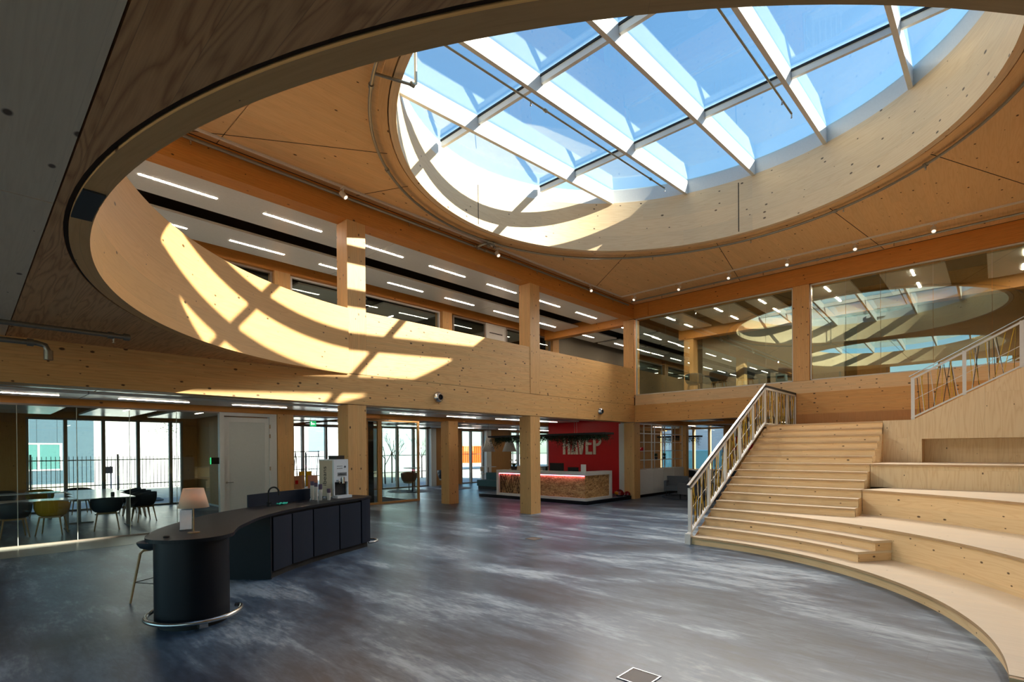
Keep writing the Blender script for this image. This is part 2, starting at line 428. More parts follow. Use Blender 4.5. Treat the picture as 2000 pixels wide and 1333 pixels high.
def osb_mat():
    m, nt, b, out = nm('strand_board'); N = nt.nodes; Lk = nt.links
    tc = N.new('ShaderNodeTexCoord'); vo = N.new('ShaderNodeTexVoronoi'); vo.inputs['Scale'].default_value = 16
    nz = N.new('ShaderNodeTexNoise'); nz.inputs['Scale'].default_value = 9; nz.inputs['Detail'].default_value = 3
    ad = N.new('ShaderNodeMix'); ad.data_type = 'RGBA'; ad.inputs['Factor'].default_value = 0.35
    mp = N.new('ShaderNodeMapping'); mp.inputs['Scale'].default_value = (1, 1, 2.6)
    Lk.new(tc.outputs['Object'], mp.inputs[0]); Lk.new(mp.outputs[0], nz.inputs['Vector']); Lk.new(mp.outputs[0], ad.inputs['A']); Lk.new(nz.outputs['Color'], ad.inputs['B']); Lk.new(ad.outputs['Result'], vo.inputs['Vector'])
    cr = N.new('ShaderNodeValToRGB'); sp = N.new('ShaderNodeSeparateXYZ'); Lk.new(vo.outputs['Color'], sp.inputs[0]); Lk.new(sp.outputs[0], cr.inputs[0])
    e = cr.color_ramp.elements; e[0].color = lin((134, 92, 50)); e[1].color = lin((226, 188, 132)); x = e.new(0.5); x.color = lin((196, 148, 92))
    Lk.new(cr.outputs[0], b.inputs['Base Color']); b.inputs['Roughness'].default_value = 0.6
    return m
M_OSB = osb_mat()
# ================================================================ THE BUILDING
M_GAP = plain('dark_joint', (52, 34, 20), 0.8)
HC = (6.1, 4.2)        # centre of the round end of the atrium opening
RC = (8.47, 4.28)      # centre of the skylight
def arc(c, r, a0, a1, n):
    return [(c[0] + r * math.cos(math.radians(a0 + (a1 - a0) * k / n)), c[1] + r * math.sin(math.radians(a0 + (a1 - a0) * k / n))) for k in range(n + 1)]
# floor and ground
struct(MB().box(-8, -8, -0.12, 28, 21.5, 0).build('floor', M_FLOOR), 'grey streaked vinyl floor of the whole ground storey')
M_GROUND = plain('pale_paving', (186, 180, 168), 0.9, noise=0.2, nscale=3)
struct(MB().box(-80, -80, -0.3, 160, 160, -0.13).build('ground', M_GROUND), 'pale sunlit ground outside the windows')
# ground-storey soffit (the slab over the viewer) with the round opening
o = MB(); o.box(-8, -8, 3.43, 0.41, 4.342, 3.72, g=(0, 1, 0)); struct(o.build('ceiling', W_GREYB), 'greyish timber slab overhead at the far left')
o = MB(); o.box(-8, 4.358, 3.43, 0.41, 9.68, 3.72, g=(0, 1, 0)); struct(o.build('ceiling', W_GREYB), 'greyish timber slab beyond the joint, at the left edge')
poly = [(0.42, -8), (16.84, -8), (16.84, -1.43)] + arc(HC, 5.63, 270, 90 + 13.5, 72)[:-1]
ye = HC[1] + 5.63 * math.sin(math.radians(103.5))
poly = [p for p in poly if p[1] < 9.68] + [(4.786, 9.675), (0.42, 9.675)]
struct(MB().prism(poly, 3.43, 3.72, g=(0, 1, 0)).build('ceiling', W_SOFFIT), 'brown timber slab around the round atrium opening')
# curved balustrade rim
zr0, zr1 = 3.42, 4.76
a_end = PI - math.asin(0) ; ang = math.acos((5.42 - HC[0]) / 5.48)
o = MB()
o.arcwall(HC, 5.48, 5.6, ang, math.radians(179.9), zr0, zr1, n=60)
struct(o.build('wall_left', W_RIM), 'curved pine balustrade panel with sun patches joining the gallery front')
o = MB(); o.arcwall(HC, 5.48, 5.6, math.radians(180.1), math.radians(270), zr0, zr1, n=60)
struct(o.build('wall_front', W_RIM), 'curved pine balustrade panel passing over the viewer')
o = MB(); o.box(6.1, -1.40, zr0, 16.84, -1.28, zr1); struct(o.build('wall_back', W_RIM), 'straight balustrade on the camera side of the opening')
o = MB(); o.arcwall(HC, 5.602, 5.628, ang + 0.02, math.radians(270), 3.44, 3.70, n=100); struct(o.build('trim_9', M_GAP), 'dark shadow gap around the curved rim')
# black steel plate under the rim joint
o = MB(); o.arcwall(HC, 5.49, 5.6, math.radians(177.4), math.radians(182.6), 3.408, 3.4195, n=8)
tag(o.build('joint_plate', M_DARKG), 'small black steel plate screwed under the joint of the curved rim', 'plate')
# --- gallery side (wall A, plane y = 9.68)
def beam(x0, y0, z0, x1, y1, z1, m, label, name='timber_beam', g=None):
    return struct(MB().box(x0, y0, z0, x1, y1, z1, g=g).build(name, m, bevel=0.004), label)
beam(-8, 9.68, 2.81, 13.30, 10.10, 3.43, W_PANEL, 'long deep glulam beam under the gallery')
beam(13.304, 9.68, 2.81, 16.83, 10.10, 3.43, W_PANEL, 'short end of the glulam beam under the gallery by the corner')
beam(-8, 9.68, 6.59, 16.84, 10.06, 7.09, W_BEAM, 'amber roof beam over the gallery')
beam(-8, 14.0, 2.84, 28, 14.38, 3.40, W_BEAM, 'second ground-storey beam deeper under the gallery')
beam(-8, 14.0, 6.66, 17.5, 14.38, 7.09, W_BEAM, 'second roof beam deeper in the upper storey')
def column(x, y, z0, z1, label, m=W_COL, w=0.42, d=0.42):
    return struct(MB().box(x, y, z0, x + w, y + d, z1, g=(0, 0, 1)).build('timber_column', m, bevel=0.006), label)
column(5.42, 9.674, 3.44, 6.585, 'upper column with bright sun patches at the end of the curved rim')
column(11.08, 9.674, 3.44, 6.585, 'upper column in the middle of the gallery front')
column(16.87, 9.72, 0, 2.80, 'ground column in the corner beside the white strip of wall')
column(16.87, 9.72, 3.80, 6.585, 'upper column in the corner beside the glass wall')
column(5.42, 9.69, 0, 2.80, 'ground column behind the coffee machine')
column(11.08, 9.69, 0, 2.80, 'ground column in front of the reception desk')
column(11.37, 13.64, 0, 2.84, 'ground column between the glass booth and the reception desk')
column(5.76, 13.95, 0, 2.84, 'ground column beside the white door frame')
column(5.73, 13.98, 3.75, 6.66, 'upper inner column left of the sunlit column')
column(11.43, 13.98, 3.75, 6.66, 'upper inner column in the middle')
column(17.5, 13.98, 3.75, 6.66, 'upper inner column at the far end')
# gallery front panels
struct(MB().box(5.848, 9.682, 3.438, 11.072, 9.80, 4.76).build('trim_1', W_PANEL, bevel=0.003), 'glulam gallery front between the sunlit column and the middle column')
struct(MB().box(11.508, 9.682, 3.438, 16.84, 9.80, 4.76).build('trim_2', W_PANEL, bevel=0.003), 'glulam gallery front right of the middle column')
M_GAP = plain('dark_joint', (52, 34, 20), 0.8)
o = MB(); o.box(5.42, 9.70, 3.431, 16.83, 9.79, 3.437); o.box(5.841, 9.70, 3.437, 5.847, 9.79, 4.75); o.box(11.073, 9.70, 3.437, 11.079, 9.79, 4.75); o.box(11.501, 9.70, 3.437, 11.507, 9.79, 4.75)
o.box(13.3005, 9.70, 2.82, 13.3035, 10.0, 3.42)
struct(o.build('trim_8', M_GAP), 'dark joints between gallery front, columns and beam')
# gallery slab
struct(MB().box(-8, 10.10, 3.40, 28, 21.3, 3.75).build('ceiling', M_VOID), 'dark slab over the rooms under the gallery')
struct(MB().box(17.27, -8, 3.40, 28, 10.10, 3.75).build('ceiling', M_VOID), 'dark slab over the lounge beyond the stairs')
M_CARPET = plain('grey_carpet', (140, 140, 140), 0.95, noise=0.15, nscale=200)
struct(MB().box(-8, 9.81, 3.75, 28, 21.3, 3.77).build('floor', M_CARPET), 'grey carpet of the upper storey gallery')
struct(MB().box(17.28, -8, 3.75, 28, 9.80, 3.77).build('floor', M_CARPET), 'grey carpet behind the upper glass wall')
# --- stair side (wall B, plane x = 16.85)
beam(16.85, -8, 2.81, 17.27, 9.715, 3.43, W_LOWB, 'deep glulam beam over the stair landing')
beam(16.86, -8, 3.432, 17.2, 9.66, 3.79, W_BAND, 'pale glulam band under the upper glass wall')
beam(16.85, -8, 6.59, 17.27, 9.68, 7.09, W_BEAM, 'amber roof beam over the upper glass wall')
column(16.86, 3.99, 3.795, 6.585, 'upper column between the two big panes', w=0.4, d=0.43)
struct(MB().box(16.80, 9.10, 6.60, 16.845, 9.67, 7.08).build('trim_3', W_BEAM, bevel=0.003), 'short filler block of beam in the upper corner')
# upper glass wall: window_1 (left bay) and window_2 (right bay)
def glazed(name, y0, y1, z0, z1, x, joints, label):
    r = struct(empty(name, (x, y0, z0)), label)
    f = MB(); t = 0.03
    f.box(-0.03, 0, 0, 0.05, y1 - y0, t); f.box(-0.03, 0, z1 - z0 - t, 0.05, y1 - y0, z1 - z0)
    f.box(-0.03, 0, 0, 0.05, t, z1 - z0); f.box(-0.03, y1 - y0 - t, 0, 0.05, y1 - y0, z1 - z0)
    f.build('window_frame', M_WHITEM, r)
    edges = [y0 + t] + joints + [y1 - t]
    for a, b in zip(edges, edges[1:]):
        MB().box(0.0, a - y0 + 0.004, t, 0.012, b - y0 - 0.004, z1 - z0 - t).build('glass_pane', G_WALL, r)
    return r
glazed('window_1', 4.43, 9.66, 3.795, 6.585, 16.95, [5.2, 6.3, 7.4, 8.5], 'big upper glass pane over the stairs, left of the column, with chairs behind')
glazed('window_2', -3.2, 3.98, 3.795, 6.585, 16.95, [-2.1, -1.0, 0.1, 1.2, 2.3, 3.1], 'big upper glass pane right of the column mirroring the round skylight')
# roof ceiling with round hole
def plate_with_hole(x0, y0, x1, y1, c, r, z, g, n=96):
    o = MB(); pts = []
    def edge(a):
        dx, dy = math.cos(a), math.sin(a); t = 1e9
        if dx > 1e-9: t = min(t, (x1 - c[0]) / dx)
        if dx < -1e-9: t = min(t, (x0 - c[0]) / dx)
        if dy > 1e-9: t = min(t, (y1 - c[1]) / dy)
        if dy < -1e-9: t = min(t, (y0 - c[1]) / dy)
        return (c[0] + dx * t, c[1] + dy * t)
    A = sorted([2 * PI * k / n for k in range(n)] + [math.atan2(y - c[1], x - c[0]) % (2 * PI) for x in (x0, x1) for y in (y0, y1)])
    for k in range(len(A)):
        a, b = A[k], A[(k + 1) % len(A)]
        pa, pb = (c[0] + r * math.cos(a), c[1] + r * math.sin(a)), (c[0] + r * math.cos(b), c[1] + r * math.sin(b))
        ea, eb = edge(a), edge(b)
        for zz, fl in ((z[0], 0), (z[1], 1)):
            q = [(*pa, zz), (*ea, zz), (*eb, zz), (*pb, zz)]
            if not fl: q = q[::-1]
            o.face(q, g, uv=[(p[0], p[1]) if g[0] else (p[1], p[0]) for p in q])
    return o
RC2 = (-1.95, 4.31)    # second skylight, over the upper floor behind the viewer (seen mirrored in the upper glass)
struct(plate_with_hole(3.02, -8, 16.84, 9.67, RC, 4.695, (7.10, 7.35), (1, 0, 0)).build('ceiling', W_CEIL), 'pine board roof ceiling around the round skylight')
struct(plate_with_hole(-8, -8, 3.01, 9.67, RC2, 4.72, (7.10, 7.35), (1, 0, 0)).build('ceiling', W_CEIL), 'pine board roof ceiling behind the viewer')
struct(MB().box(-8, 9.67, 7.10, 28, 21.5, 7.35).build('ceiling', M_VOID), 'dark roof slab over the upper gallery')
struct(MB().box(16.84, -8, 7.10, 28, 9.67, 7.35).build('ceiling', M_VOID), 'dark roof slab over the upper rooms at the back')
M_GAP = plain('dark_joint', (52, 34, 20), 0.8)
o = MB()
for q in [((-6, 3.9), (3.9, 3.9)), ((11.9, 0.9), (16.8, -1.4)), ((2.6, 9.6), (5.35, 7.75)), ((5.6, 9.6), (6.2, 8.35)), ((13.05, 5.2), (16.8, 5.9)), ((12.2, 7.15), (14.2, 9.6)), ((3.9, 6.1), (-2, 6.1)), ((13.0, 2.7), (16.8, 2.2))]:
    o.obox((*q[0], 7.0985), (*q[1], 7.0985), 0.014, 0.004)
struct(o.build('trim_4', M_GAP), 'dark joints between the ceiling panels')
# skylight
ZR = lambda x, y=0: 8.147 + 0.057 * (x - 9.225)
ZG = lambda x, y=0: 8.556 + 0.057 * (x - 10.106)
o = MB(); o.arcwall(RC, 4.56, 4.68, 0, 2 * PI, 7.07, lambda x, y: ZR(x) + 0.03, n=120, caps=False)
sky_l = struct(empty('window_3', (0, 0, 0)), 'huge round skylight with white rafters and blue sky')
ringo = o.build('timber_ring', W_RING, sky_l); ringo['label'] = 'tall curved pine ring lining the round skylight'
o = MB(); o.arcwall(RC, 4.70, 4.84, 0, 2 * PI, 7.075, 7.098, n=120, caps=False)
o.build('ring_trim', W_CEIL, sky_l)
o = MB(); o.arcwall(RC, 4.58, 4.68, 0, 2 * PI, lambda x, y: ZR(x) + 0.031, lambda x, y: ZG(x) + 0.03, n=120, caps=False)
o.build('kerb', M_WHITEM, sky_l)
# joints of the ring (dark lines)
o = MB()
for a in (92, 4, -88):
    a = math.radians(a); x, y = RC[0] + 4.558 * math.cos(a), RC[1] + 4.558 * math.sin(a)
    t = (-math.sin(a) * 0.012, math.cos(a) * 0.012)
    o.face([(x - t[0], y - t[1], 7.12), (x + t[0], y + t[1], 7.12), (x + t[0], y + t[1], ZR(x) - .05), (x - t[0], y - t[1], ZR(x) - .05)])
o.build('ring_joint', M_GAP, sky_l)
YK = [9.1, 7.437, 5.846, 4.288, 2.729, 1.172, -0.38]
for y in YK:
    dx = 4.56 ** 2 - (y - 0.04 - RC[1]) ** 2
    if dx <= 0: continue
    dx = math.sqrt(dx); x0, x1 = RC[0] - dx + 0.01, RC[0] + dx - 0.01
    o = MB(); yy0, yy1 = y - 0.075, y
    P = [(x0, yy0), (x1, yy0), (x1, yy1), (x0, yy1)]
    o.prism(P, ZR, lambda x, y: ZG(x) - 0.02)
    o.build('rafter', M_WHITEM, sky_l)
XP = [10.106 - 3.17 * 2, 10.106 - 3.17, 10.106, 10.106 + 3.17 - 0.02]
XP = [3.93, 6.936, 10.106]
for x in XP:
    dy = 4.56 ** 2 - (x - RC[0]) ** 2
    if dy <= 0: continue
    dy = math.sqrt(dy)
    ys = sorted([RC[1] - dy] + [q for q in YK if abs(q - RC[1]) < dy] + [RC[1] + dy])
    for a, b in zip(ys, ys[1:]):
        if b - a < 0.15: continue
        o = MB(); o.prism([(x, a + 0.005), (x + 0.07, a + 0.005), (x + 0.07, b - 0.08), (x, b - 0.08)], lambda X, Y: ZG(X) - 0.17, lambda X, Y: ZG(X) - 0.02)
        pu = o.build('purlin', M_WHITEM, sky_l)
        o = MB(); o.prism([(x - 0.02, a + 0.005), (x - 0.002, a + 0.005), (x - 0.002, b - 0.08), (x - 0.02, b - 0.08)], lambda X, Y: ZG(X) - 0.06, lambda X, Y: ZG(X) - 0.02)
        o.build('rubber_seal', M_RUBBER, pu)
pane_pts = arc(RC, 4.62, 0, 360, 120)[:-1]
o = MB(); o.prism(pane_pts, lambda x, y: ZG(x), lambda x, y: ZG(x) + 0.012)
o.build('glass_pane', G_ROOF, sky_l)
o = MB(); o.arcwall(RC, 4.685, 4.80, 0, 2 * PI, 7.2, lambda x, y: ZR(x), n=96, caps=False)
o.build('outer_kerb', M_VOID, sky_l)
sk2 = struct(empty('window_16', (0, 0, 0)), 'second round skylight behind the viewer, mirrored in the upper glass wall')
MB().arcwall(RC2, 4.6, 4.72, 0, 2 * PI, 7.10, lambda x, y: ZR(x + 10.47) + 0.03, n=72, caps=False).build('timber_ring', W_RING, sk2)
for y in YK:
    dx = 4.56 ** 2 - (y - 0.04 - RC[1]) ** 2
    if dx <= 0: continue
    dx = math.sqrt(dx); x0, x1 = RC2[0] - dx + 0.01, RC2[0] + dx - 0.01
    MB().prism([(x0, y - 0.075), (x1, y - 0.075), (x1, y), (x0, y)], lambda x, y: ZR(x + 10.47), lambda x, y: ZG(x + 10.47) - 0.02).build('rafter', M_WHITEM, sk2)
MB().prism(arc(RC2, 4.66, 0, 360, 72)[:-1], lambda x, y: ZG(x + 10.47), lambda x, y: ZG(x + 10.47) + 0.012).build('glass_pane', G_ROOF, sk2)
# outer envelope
M_WALLO = plain('plaster_back_wall', (196, 186, 170), 0.8)
struct(MB().box(-8, -8.2, 0, 28, -8, 7.3).build('wall_right', W_PANEL), 'timber wall on the camera side, out of view')
# ================================================================ ROOMS, CEILINGS, FACADES
ORD = ['first', 'second', 'third', 'fourth', 'fifth', 'sixth', 'seventh', 'eighth', 'ninth', 'tenth', 'eleventh', 'twelfth']
ROWN = ['near', 'middle', 'far']
M_ALU = plain('grey_window_frame', (150, 138, 126), 0.45)
def facade_x(name, x0, x1, z0, z1, mull, label, y=21.35):
    """window in the facade y = const"""
    r = struct(empty(name, (x0, y, z0)), label); w = x1 - x0; h = z1 - z0
    f = MB(); t = 0.06
    f.box(0, 0, 0, w, 0.14, t); f.box(0, 0, h - t, w, 0.14, h); f.box(0, 0, t, t, 0.14, h - t); f.box(w - t, 0, t, w, 0.14, h - t)
    f.build('window_frame', M_ALU, r)
    for m in mull: MB().box(m - x0 - 0.045, -0.02, t, m - x0 + 0.045, 0.14, h - t).build('mullion', M_ALU, r)
    e = [x0 + t] + list(mull) + [x1 - t]
    for a, b in zip(e, e[1:]): MB().box(a - x0 + 0.02, 0.06, t, b - x0 - 0.02, 0.075, h - t).build('glass_pane', G_WIN, r)
    return r
facade_x('window_4', 1.33, 5.45, 0.0, 2.95, [2.24, 3.19, 4.13, 5.08], 'meeting room window wall with fence and buildings behind')
facade_x('window_5', 9.42, 12.9, 0.0, 2.95, [9.86, 10.9, 11.95], 'window wall seen above the coffee machine')
facade_x('window_6', 13.66, 16.42, 0.0, 2.98, [14.58, 15.54], 'window wall behind the glass booth with bare trees outside')
facade_x('window_7', 18.69, 20.34, 0.0, 2.93, [19.41], 'narrow window with the orange container outside')
facade_x('window_8', 22.61, 26.22, 0.69, 2.92, [23.28, 24.9], 'window behind the reception desk')
def wallbox(name, x0, y0, z0, x1, y1, z1, m, label, g=(0, 0, 1)):
    return struct(MB().box(x0, y0, z0, x1, y1, z1, g=g).build(name, m), label)
for i, (a, b) in enumerate([(-8, 1.33), (5.45, 9.42), (12.9, 13.66), (16.42, 18.69), (20.34, 22.61), (26.22, 27.6)]):
    wallbox('wall_far', a, 21.35, 0, b, 21.5, 3.39, W_DARK, ['timber far wall left of the meeting room window', 'timber far wall behind the wooden column', 'timber strip of far wall', 'timber far wall behind the dark egg chair', 'timber far wall beside the reception lamps', 'timber far wall end'][i])
wallbox('wall_far', 22.61, 21.36, 0, 26.22, 21.5, 0.69, M_WHITE, 'low wall under the window behind the desk')
wallbox('wall_far', -8, 21.35, 2.951, 27.6, 21.5, 3.39, W_DARK, 'timber lintel over the far windows', g=(1, 0, 0)) if False else None
for a, b, z in ((1.33, 5.45, 2.951), (9.42, 12.9, 2.951), (13.66, 16.42, 2.981), (18.69, 20.34, 2.931), (22.61, 26.22, 2.921)):
    wallbox('wall_far', a, 21.35, z, b, 21.5, 3.39, W_DARK, 'timber lintel over a far window', g=(1, 0, 0))
for a, b in ((16.43, 16.75), (20.35, 20.72)):
    struct(MB().box(a, 21.1, 0, b, 21.345, 2.95).build('trim_5', M_WHITE), 'white deep window reveal')
wallbox('wall_far', -8, 21.3, 3.77, 28, 21.5, 7.1, plain('grey_upper_wall', (120, 116, 108), 0.8), 'grey end wall of the upper rooms')
# far facade x = 27.6
def facade_y(name, y0, y1, z0, z1, mull, label, x=27.6):
    r = struct(empty(name, (x, y0, z0)), label); w = y1 - y0; h = z1 - z0
    f = MB(); t = 0.06
    f.box(0, 0, 0, 0.14, w, t); f.box(0, 0, h - t, 0.14, w, h); f.box(0, 0, t, 0.14, t, h - t); f.box(0, w - t, t, 0.14, w, h - t)
    f.build('window_frame', W_COL, r)
    for m in mull: MB().box(-0.02, m - y0 - 0.06, t, 0.14, m - y0 + 0.06, h - t).build('mullion', W_COL, r)
    e = [y0 + t] + list(mull) + [y1 - t]
    for a, b in zip(e, e[1:]): MB().box(0.06, a - y0 + 0.02, t, 0.075, b - y0 - 0.02, h - t).build('glass_pane', G_WIN, r)
    return r
facade_y('window_17', 13.46, 14.25, 0.65, 2.94, [], 'narrow far window seen through the grid shelf')
wallbox('wall_end', 27.6, 12.8, 0.65, 27.75, 13.46, 2.94, W_DARK, 'timber pier between the far lounge windows')
wallbox('wall_end', 27.6, 14.25, 0.65, 27.75, 15.4, 2.94, W_DARK, 'timber wall seen through the left half of the grid shelf')
facade_y('window_9', 10.54, 12.8, 0.65, 2.94, [11.36, 12.24], 'far window beyond the lounge with a blue container outside')
wallbox('wall_end', 27.6, 10.54, 0, 27.75, 15.4, 0.64, M_WHITE, 'low sill wall beyond the lounge')
wallbox('wall_end', 27.6, -8, 0, 27.75, 10.54, 3.39, W_DARK, 'timber end wall beyond the stairs')
wallbox('wall_end', 27.6, 15.4, 0, 27.75, 21.35, 3.39, W_DARK, 'timber end wall beyond the reception')
wallbox('wall_end', 27.6, 10.54, 2.945, 27.75, 15.4, 3.39, W_DARK, 'timber lintel over the far window', g=(0, 1, 0))
wallbox('wall_end', 27.6, -8, 3.77, 27.75, 21.3, 7.1, plain('grey_upper_wall', (120, 116, 108), 0.8), 'grey end wall of the upper storey')
# -x side: open glazing behind the viewer
r = struct(empty('window_10', (-8, -8, 0)), 'glazed side of the hall behind the viewer')
wallbox('wall_back', -8.1, -8, 3.76, -8.0, -0.6, 7.1, W_PANEL, 'upper timber wall behind the viewer')
wallbox('wall_back', -8.1, 5.2, 3.76, -8.0, 21.3, 7.1, W_PANEL, 'upper timber wall behind the viewer, gallery side')
for k in range(0, 12): MB().box(0, k * 2.66, 0, 0.1, k * 2.66 + 0.1, 7.1).build('mullion', M_ALU, r)
# ---- ceiling panels (white metal rafts) and strip lights
def raft(x0, y0, x1, y1, z, label, group):
    o = MB().box(x0, y0, z, x1, y1, z + 0.05).build('ceiling_raft', M_PANELC, bevel=0.004)
    return tag(o, label, 'ceiling panel', group)
def strip(x0, x1, y, z, label, group, alongy=False):
    hw = 0.022 if z > 4 else 0.012
    if alongy: o = MB().box(y - hw, x0, z - 0.006, y + hw, x1, z - 0.001)
    else: o = MB().box(x0, y - hw, z - 0.006, x1, y + hw, z - 0.001)
    return tag(o.build('strip_light', E_STRIP2 if 'behind the upper glass' in label else (E_STRIP if z > 4 else E_STRIP3)), label, 'light', group)
ZU, ZL = 6.72, 2.93
for (ya, yb) in ((10.32, 11.58), (12.20, 13.42)):
    near = ya < 11
    for k, (xa, xb) in enumerate([(-3.9, 1.6), (1.62, 7.0), (7.02, 12.4), (12.42, 16.9)]):
        raft(xa, ya, xb, yb, ZU, 'white ceiling raft over the upper gallery, %s row, %s section' % ('front' if near else 'rear', ['leftmost', 'second', 'third', 'corner'][k]), 'ceiling rafts over the upper gallery')
        raft(xa, ya, xb, yb, ZL, 'white glossy ceiling raft low under the gallery, %s row, %s section' % ('front' if near else 'rear', ['leftmost', 'second', 'third', 'corner'][k]), 'ceiling rafts under the gallery')
XS = [-2.1, 0.02, 2.16, 4.27, 6.42, 8.50, 10.62, 12.82, 15.02]
names = ['far left', 'second from left', 'above the curved rim', 'beside the sunlit column on its left', 'just right of the sunlit column', 'left of the middle', 'left of the middle column', 'behind the middle column', 'by the corner']
for i, x in enumerate(XS):
    strip(x, x + 1.24, 10.93, ZU, 'bright strip light in the front upper row, %s' % names[i], 'strip lights over the upper gallery')
    strip(x, x + 1.24, 12.87, ZU, 'bright strip light in the rear upper row, %s' % names[i], 'strip lights over the upper gallery')
    strip(x, x + 1.24, 12.82, ZL, 'thin strip light low under the gallery, %s' % names[i], 'strip lights under the gallery')
# meeting room ceiling rafts
for k, (xa, xb) in enumerate([(-3.0, -1.6), (-1.1, 1.7), (2.3, 3.5), (3.95, 5.2)]):
    raft(xa, 14.8, xb, 19.2, 2.93, 'white ceiling raft over the meeting table, %s from the left' % ORD[k], 'ceiling rafts in the meeting room')
for k, x in enumerate((2.9, 4.55)):
    strip(15.6, 16.6, x, 2.93, 'strip light in the meeting room ceiling, %s one' % ['left', 'right'][k], 'strip lights in the meeting room', True)
for k, (xa, xb) in enumerate([(6.4, 9.0), (9.6, 12.2), (12.8, 15.4), (16, 18.6), (19.2, 21.8), (22.4, 26.5)]):
    for j, (ya, yb) in enumerate(((14.7, 16.0), (16.6, 18.0), (18.6, 20.6))):
        raft(xa, ya, xb, yb, 2.96, 'white ceiling raft over the entrance zone, %s row, %s from the left' % (ROWN[j], ORD[k]), 'ceiling rafts over the entrance zone')
        if j != 1: strip(xa + 0.6, xb - 0.6 if k < 5 else xa + 2, (ya + yb) / 2, 2.96, 'strip light over the entrance zone, %s row, %s from the left' % (ROWN[j], ORD[k]), 'strip lights over the entrance zone')
# rafts over the reception and lounge (x > 17)
for k, (ya, yb) in enumerate([(6.2, 7.4), (8.2, 9.4), (10.4, 11.6), (12.2, 13.4)]):
    raft(17.6, ya, 22.4, yb, 2.95, 'white ceiling raft above the lounge, %s from the right' % ORD[k], 'ceiling rafts above the lounge')
    raft(22.8, ya, 27.2, yb, 2.95, 'white ceiling raft by the far lounge window, %s from the right' % ORD[k], 'ceiling rafts above the lounge')
    strip(18.2, 19.6, (ya + yb) / 2, 2.95, 'strip light above the lounge, %s from the right' % ORD[k], 'strip lights above the lounge')
    strip(23.4, 25.0, (ya + yb) / 2, 2.95, 'strip light near the far lounge window, %s from the right' % ORD[k], 'strip lights above the lounge')
beam(17.30, 9.90, 2.87, 21.3, 10.2, 3.39, W_BEAM, 'ground-storey beam running into the lounge')
beam(21.4, -8, 2.84, 21.8, 13.95, 3.39, W_BEAM, 'cross beam over the lounge')
column(21.28, 9.75, 0, 2.83, 'slim timber post at the end of the white grid shelf', w=0.22, d=0.3)
# rooms behind the upper glass wall
for k, (ya, yb) in enumerate([(-3.2, -2.0), (-1.2, 0.2), (1.0, 2.4), (3.1, 4.4), (5.2, 6.0), (6.35, 7.7), (8.15, 9.4)]):
    raft(17.5, ya, 20.1, yb, 6.62, 'grey ceiling raft behind the upper glass wall, %s from the right' % ORD[k], 'ceiling rafts behind the upper glass wall')
    for j, x in enumerate((17.62, 19.1)):
        strip(x, x + 0.62, (ya + yb) / 2 + 0.0, 6.62, 'short strip light behind the upper glass wall, %s from the right, %s one' % (ORD[k], ('front', 'rear')[j]), 'strip lights behind the upper glass wall')
M_TAUPE = plain('taupe_wall', (150, 142, 124), 0.85)
beam(20.3, -8, 6.3, 20.7, 9.6, 7.09, W_BEAM, 'cross beam behind the upper glass wall')
struct(MB().box(21.0, 3.9, 3.77, 21.12, 8.9, 7.09).build('wall_upper', M_TAUPE), 'taupe wall of the room behind the left upper pane')
struct(MB().box(23.0, -8, 3.77, 23.12, 3.85, 7.09).build('wall_upper', W_DARK), 'brown timber wall deep behind the right upper pane')
struct(MB().box(17.3, 9.70, 3.77, 28, 9.79, 7.09).build('wall_upper_side', G_CLEAR), 'glass side partition of the upper corner room') if False else None
column(20.35, 9.0, 3.77, 6.3, 'timber post inside the upper corner room', w=0.4, d=0.4)
# upper corridor partition at y = 14
def framed(x0, x1, z0, z1, y, m, name, label, glassy=True):
    r = struct(empty(name, (x0, y, z0)), label); w = x1 - x0; h = z1 - z0; f = MB(); t = 0.05
    f.box(0, 0, 0, w, 0.08, t); f.box(0, 0, h - t, w, 0.08, h); f.box(0, 0, t, t, 0.08, h - t); f.box(w - t, 0, t, w, 0.08, h - t)
    f.build('window_frame', m, r)
    if glassy: MB().box(t, 0.03, t, w - t, 0.042, h - t).build('glass_pane', G_CLEAR, r)
    else: MB().box(t, 0.02, t, w - t, 0.06, h - t).build('white_panel', M_WHITE, r)
    return r
framed(-2.0, 5.72, 3.77, 6.65, 14.1, M_ALU, 'window_11', 'dark upper partition glass left of the inner column')
framed(6.2, 11.4, 3.77, 6.65, 14.1, M_WHITEM, 'window_12', 'upper partition glass between the inner columns')
framed(12.0, 13.6, 3.77, 6.65, 14.1, M_ALU, 'window_13', 'dark glass right of the upper inner column')
framed(13.62, 14.7, 3.77, 6.65, 14.1, M_WHITEM, 'door_1', 'white door panel with two dark slots in the upper corridor', False)
o = MB(); o.box(13.8, 14.095, 6.3, 14.5, 14.1, 6.33); o.box(13.8, 14.095, 5.55, 14.5, 14.1, 5.58)
struct(o.build('trim_6', M_RUBBER), 'two dark slots of the white upper door')
framed(14.72, 17.48, 3.77, 6.65, 14.1, M_ALU, 'window_14', 'dark glass at the end of the upper corridor')
for k, x in enumerate((-0.6, 2.6, 6.6, 9.4, 14.6)):
    tag(MB().box(x, 14.5, 6.62, x + 2.2, 20.5, 6.67).build('ceiling_raft', M_PANELC), 'grey ceiling raft behind the upper corridor glass, %s from the left' % ORD[k], 'ceiling panel', 'ceiling rafts in the upper rooms')
    strip(15.6, 16.9, x + 1.1, 6.62, 'strip light behind the upper corridor glass, %s from the left' % ORD[k], 'strip lights in the upper rooms', True)
beam(16.9, 10.12, 6.45, 17.2, 13.95, 6.9, W_BEAM, 'cross beam at the end of the upper gallery')
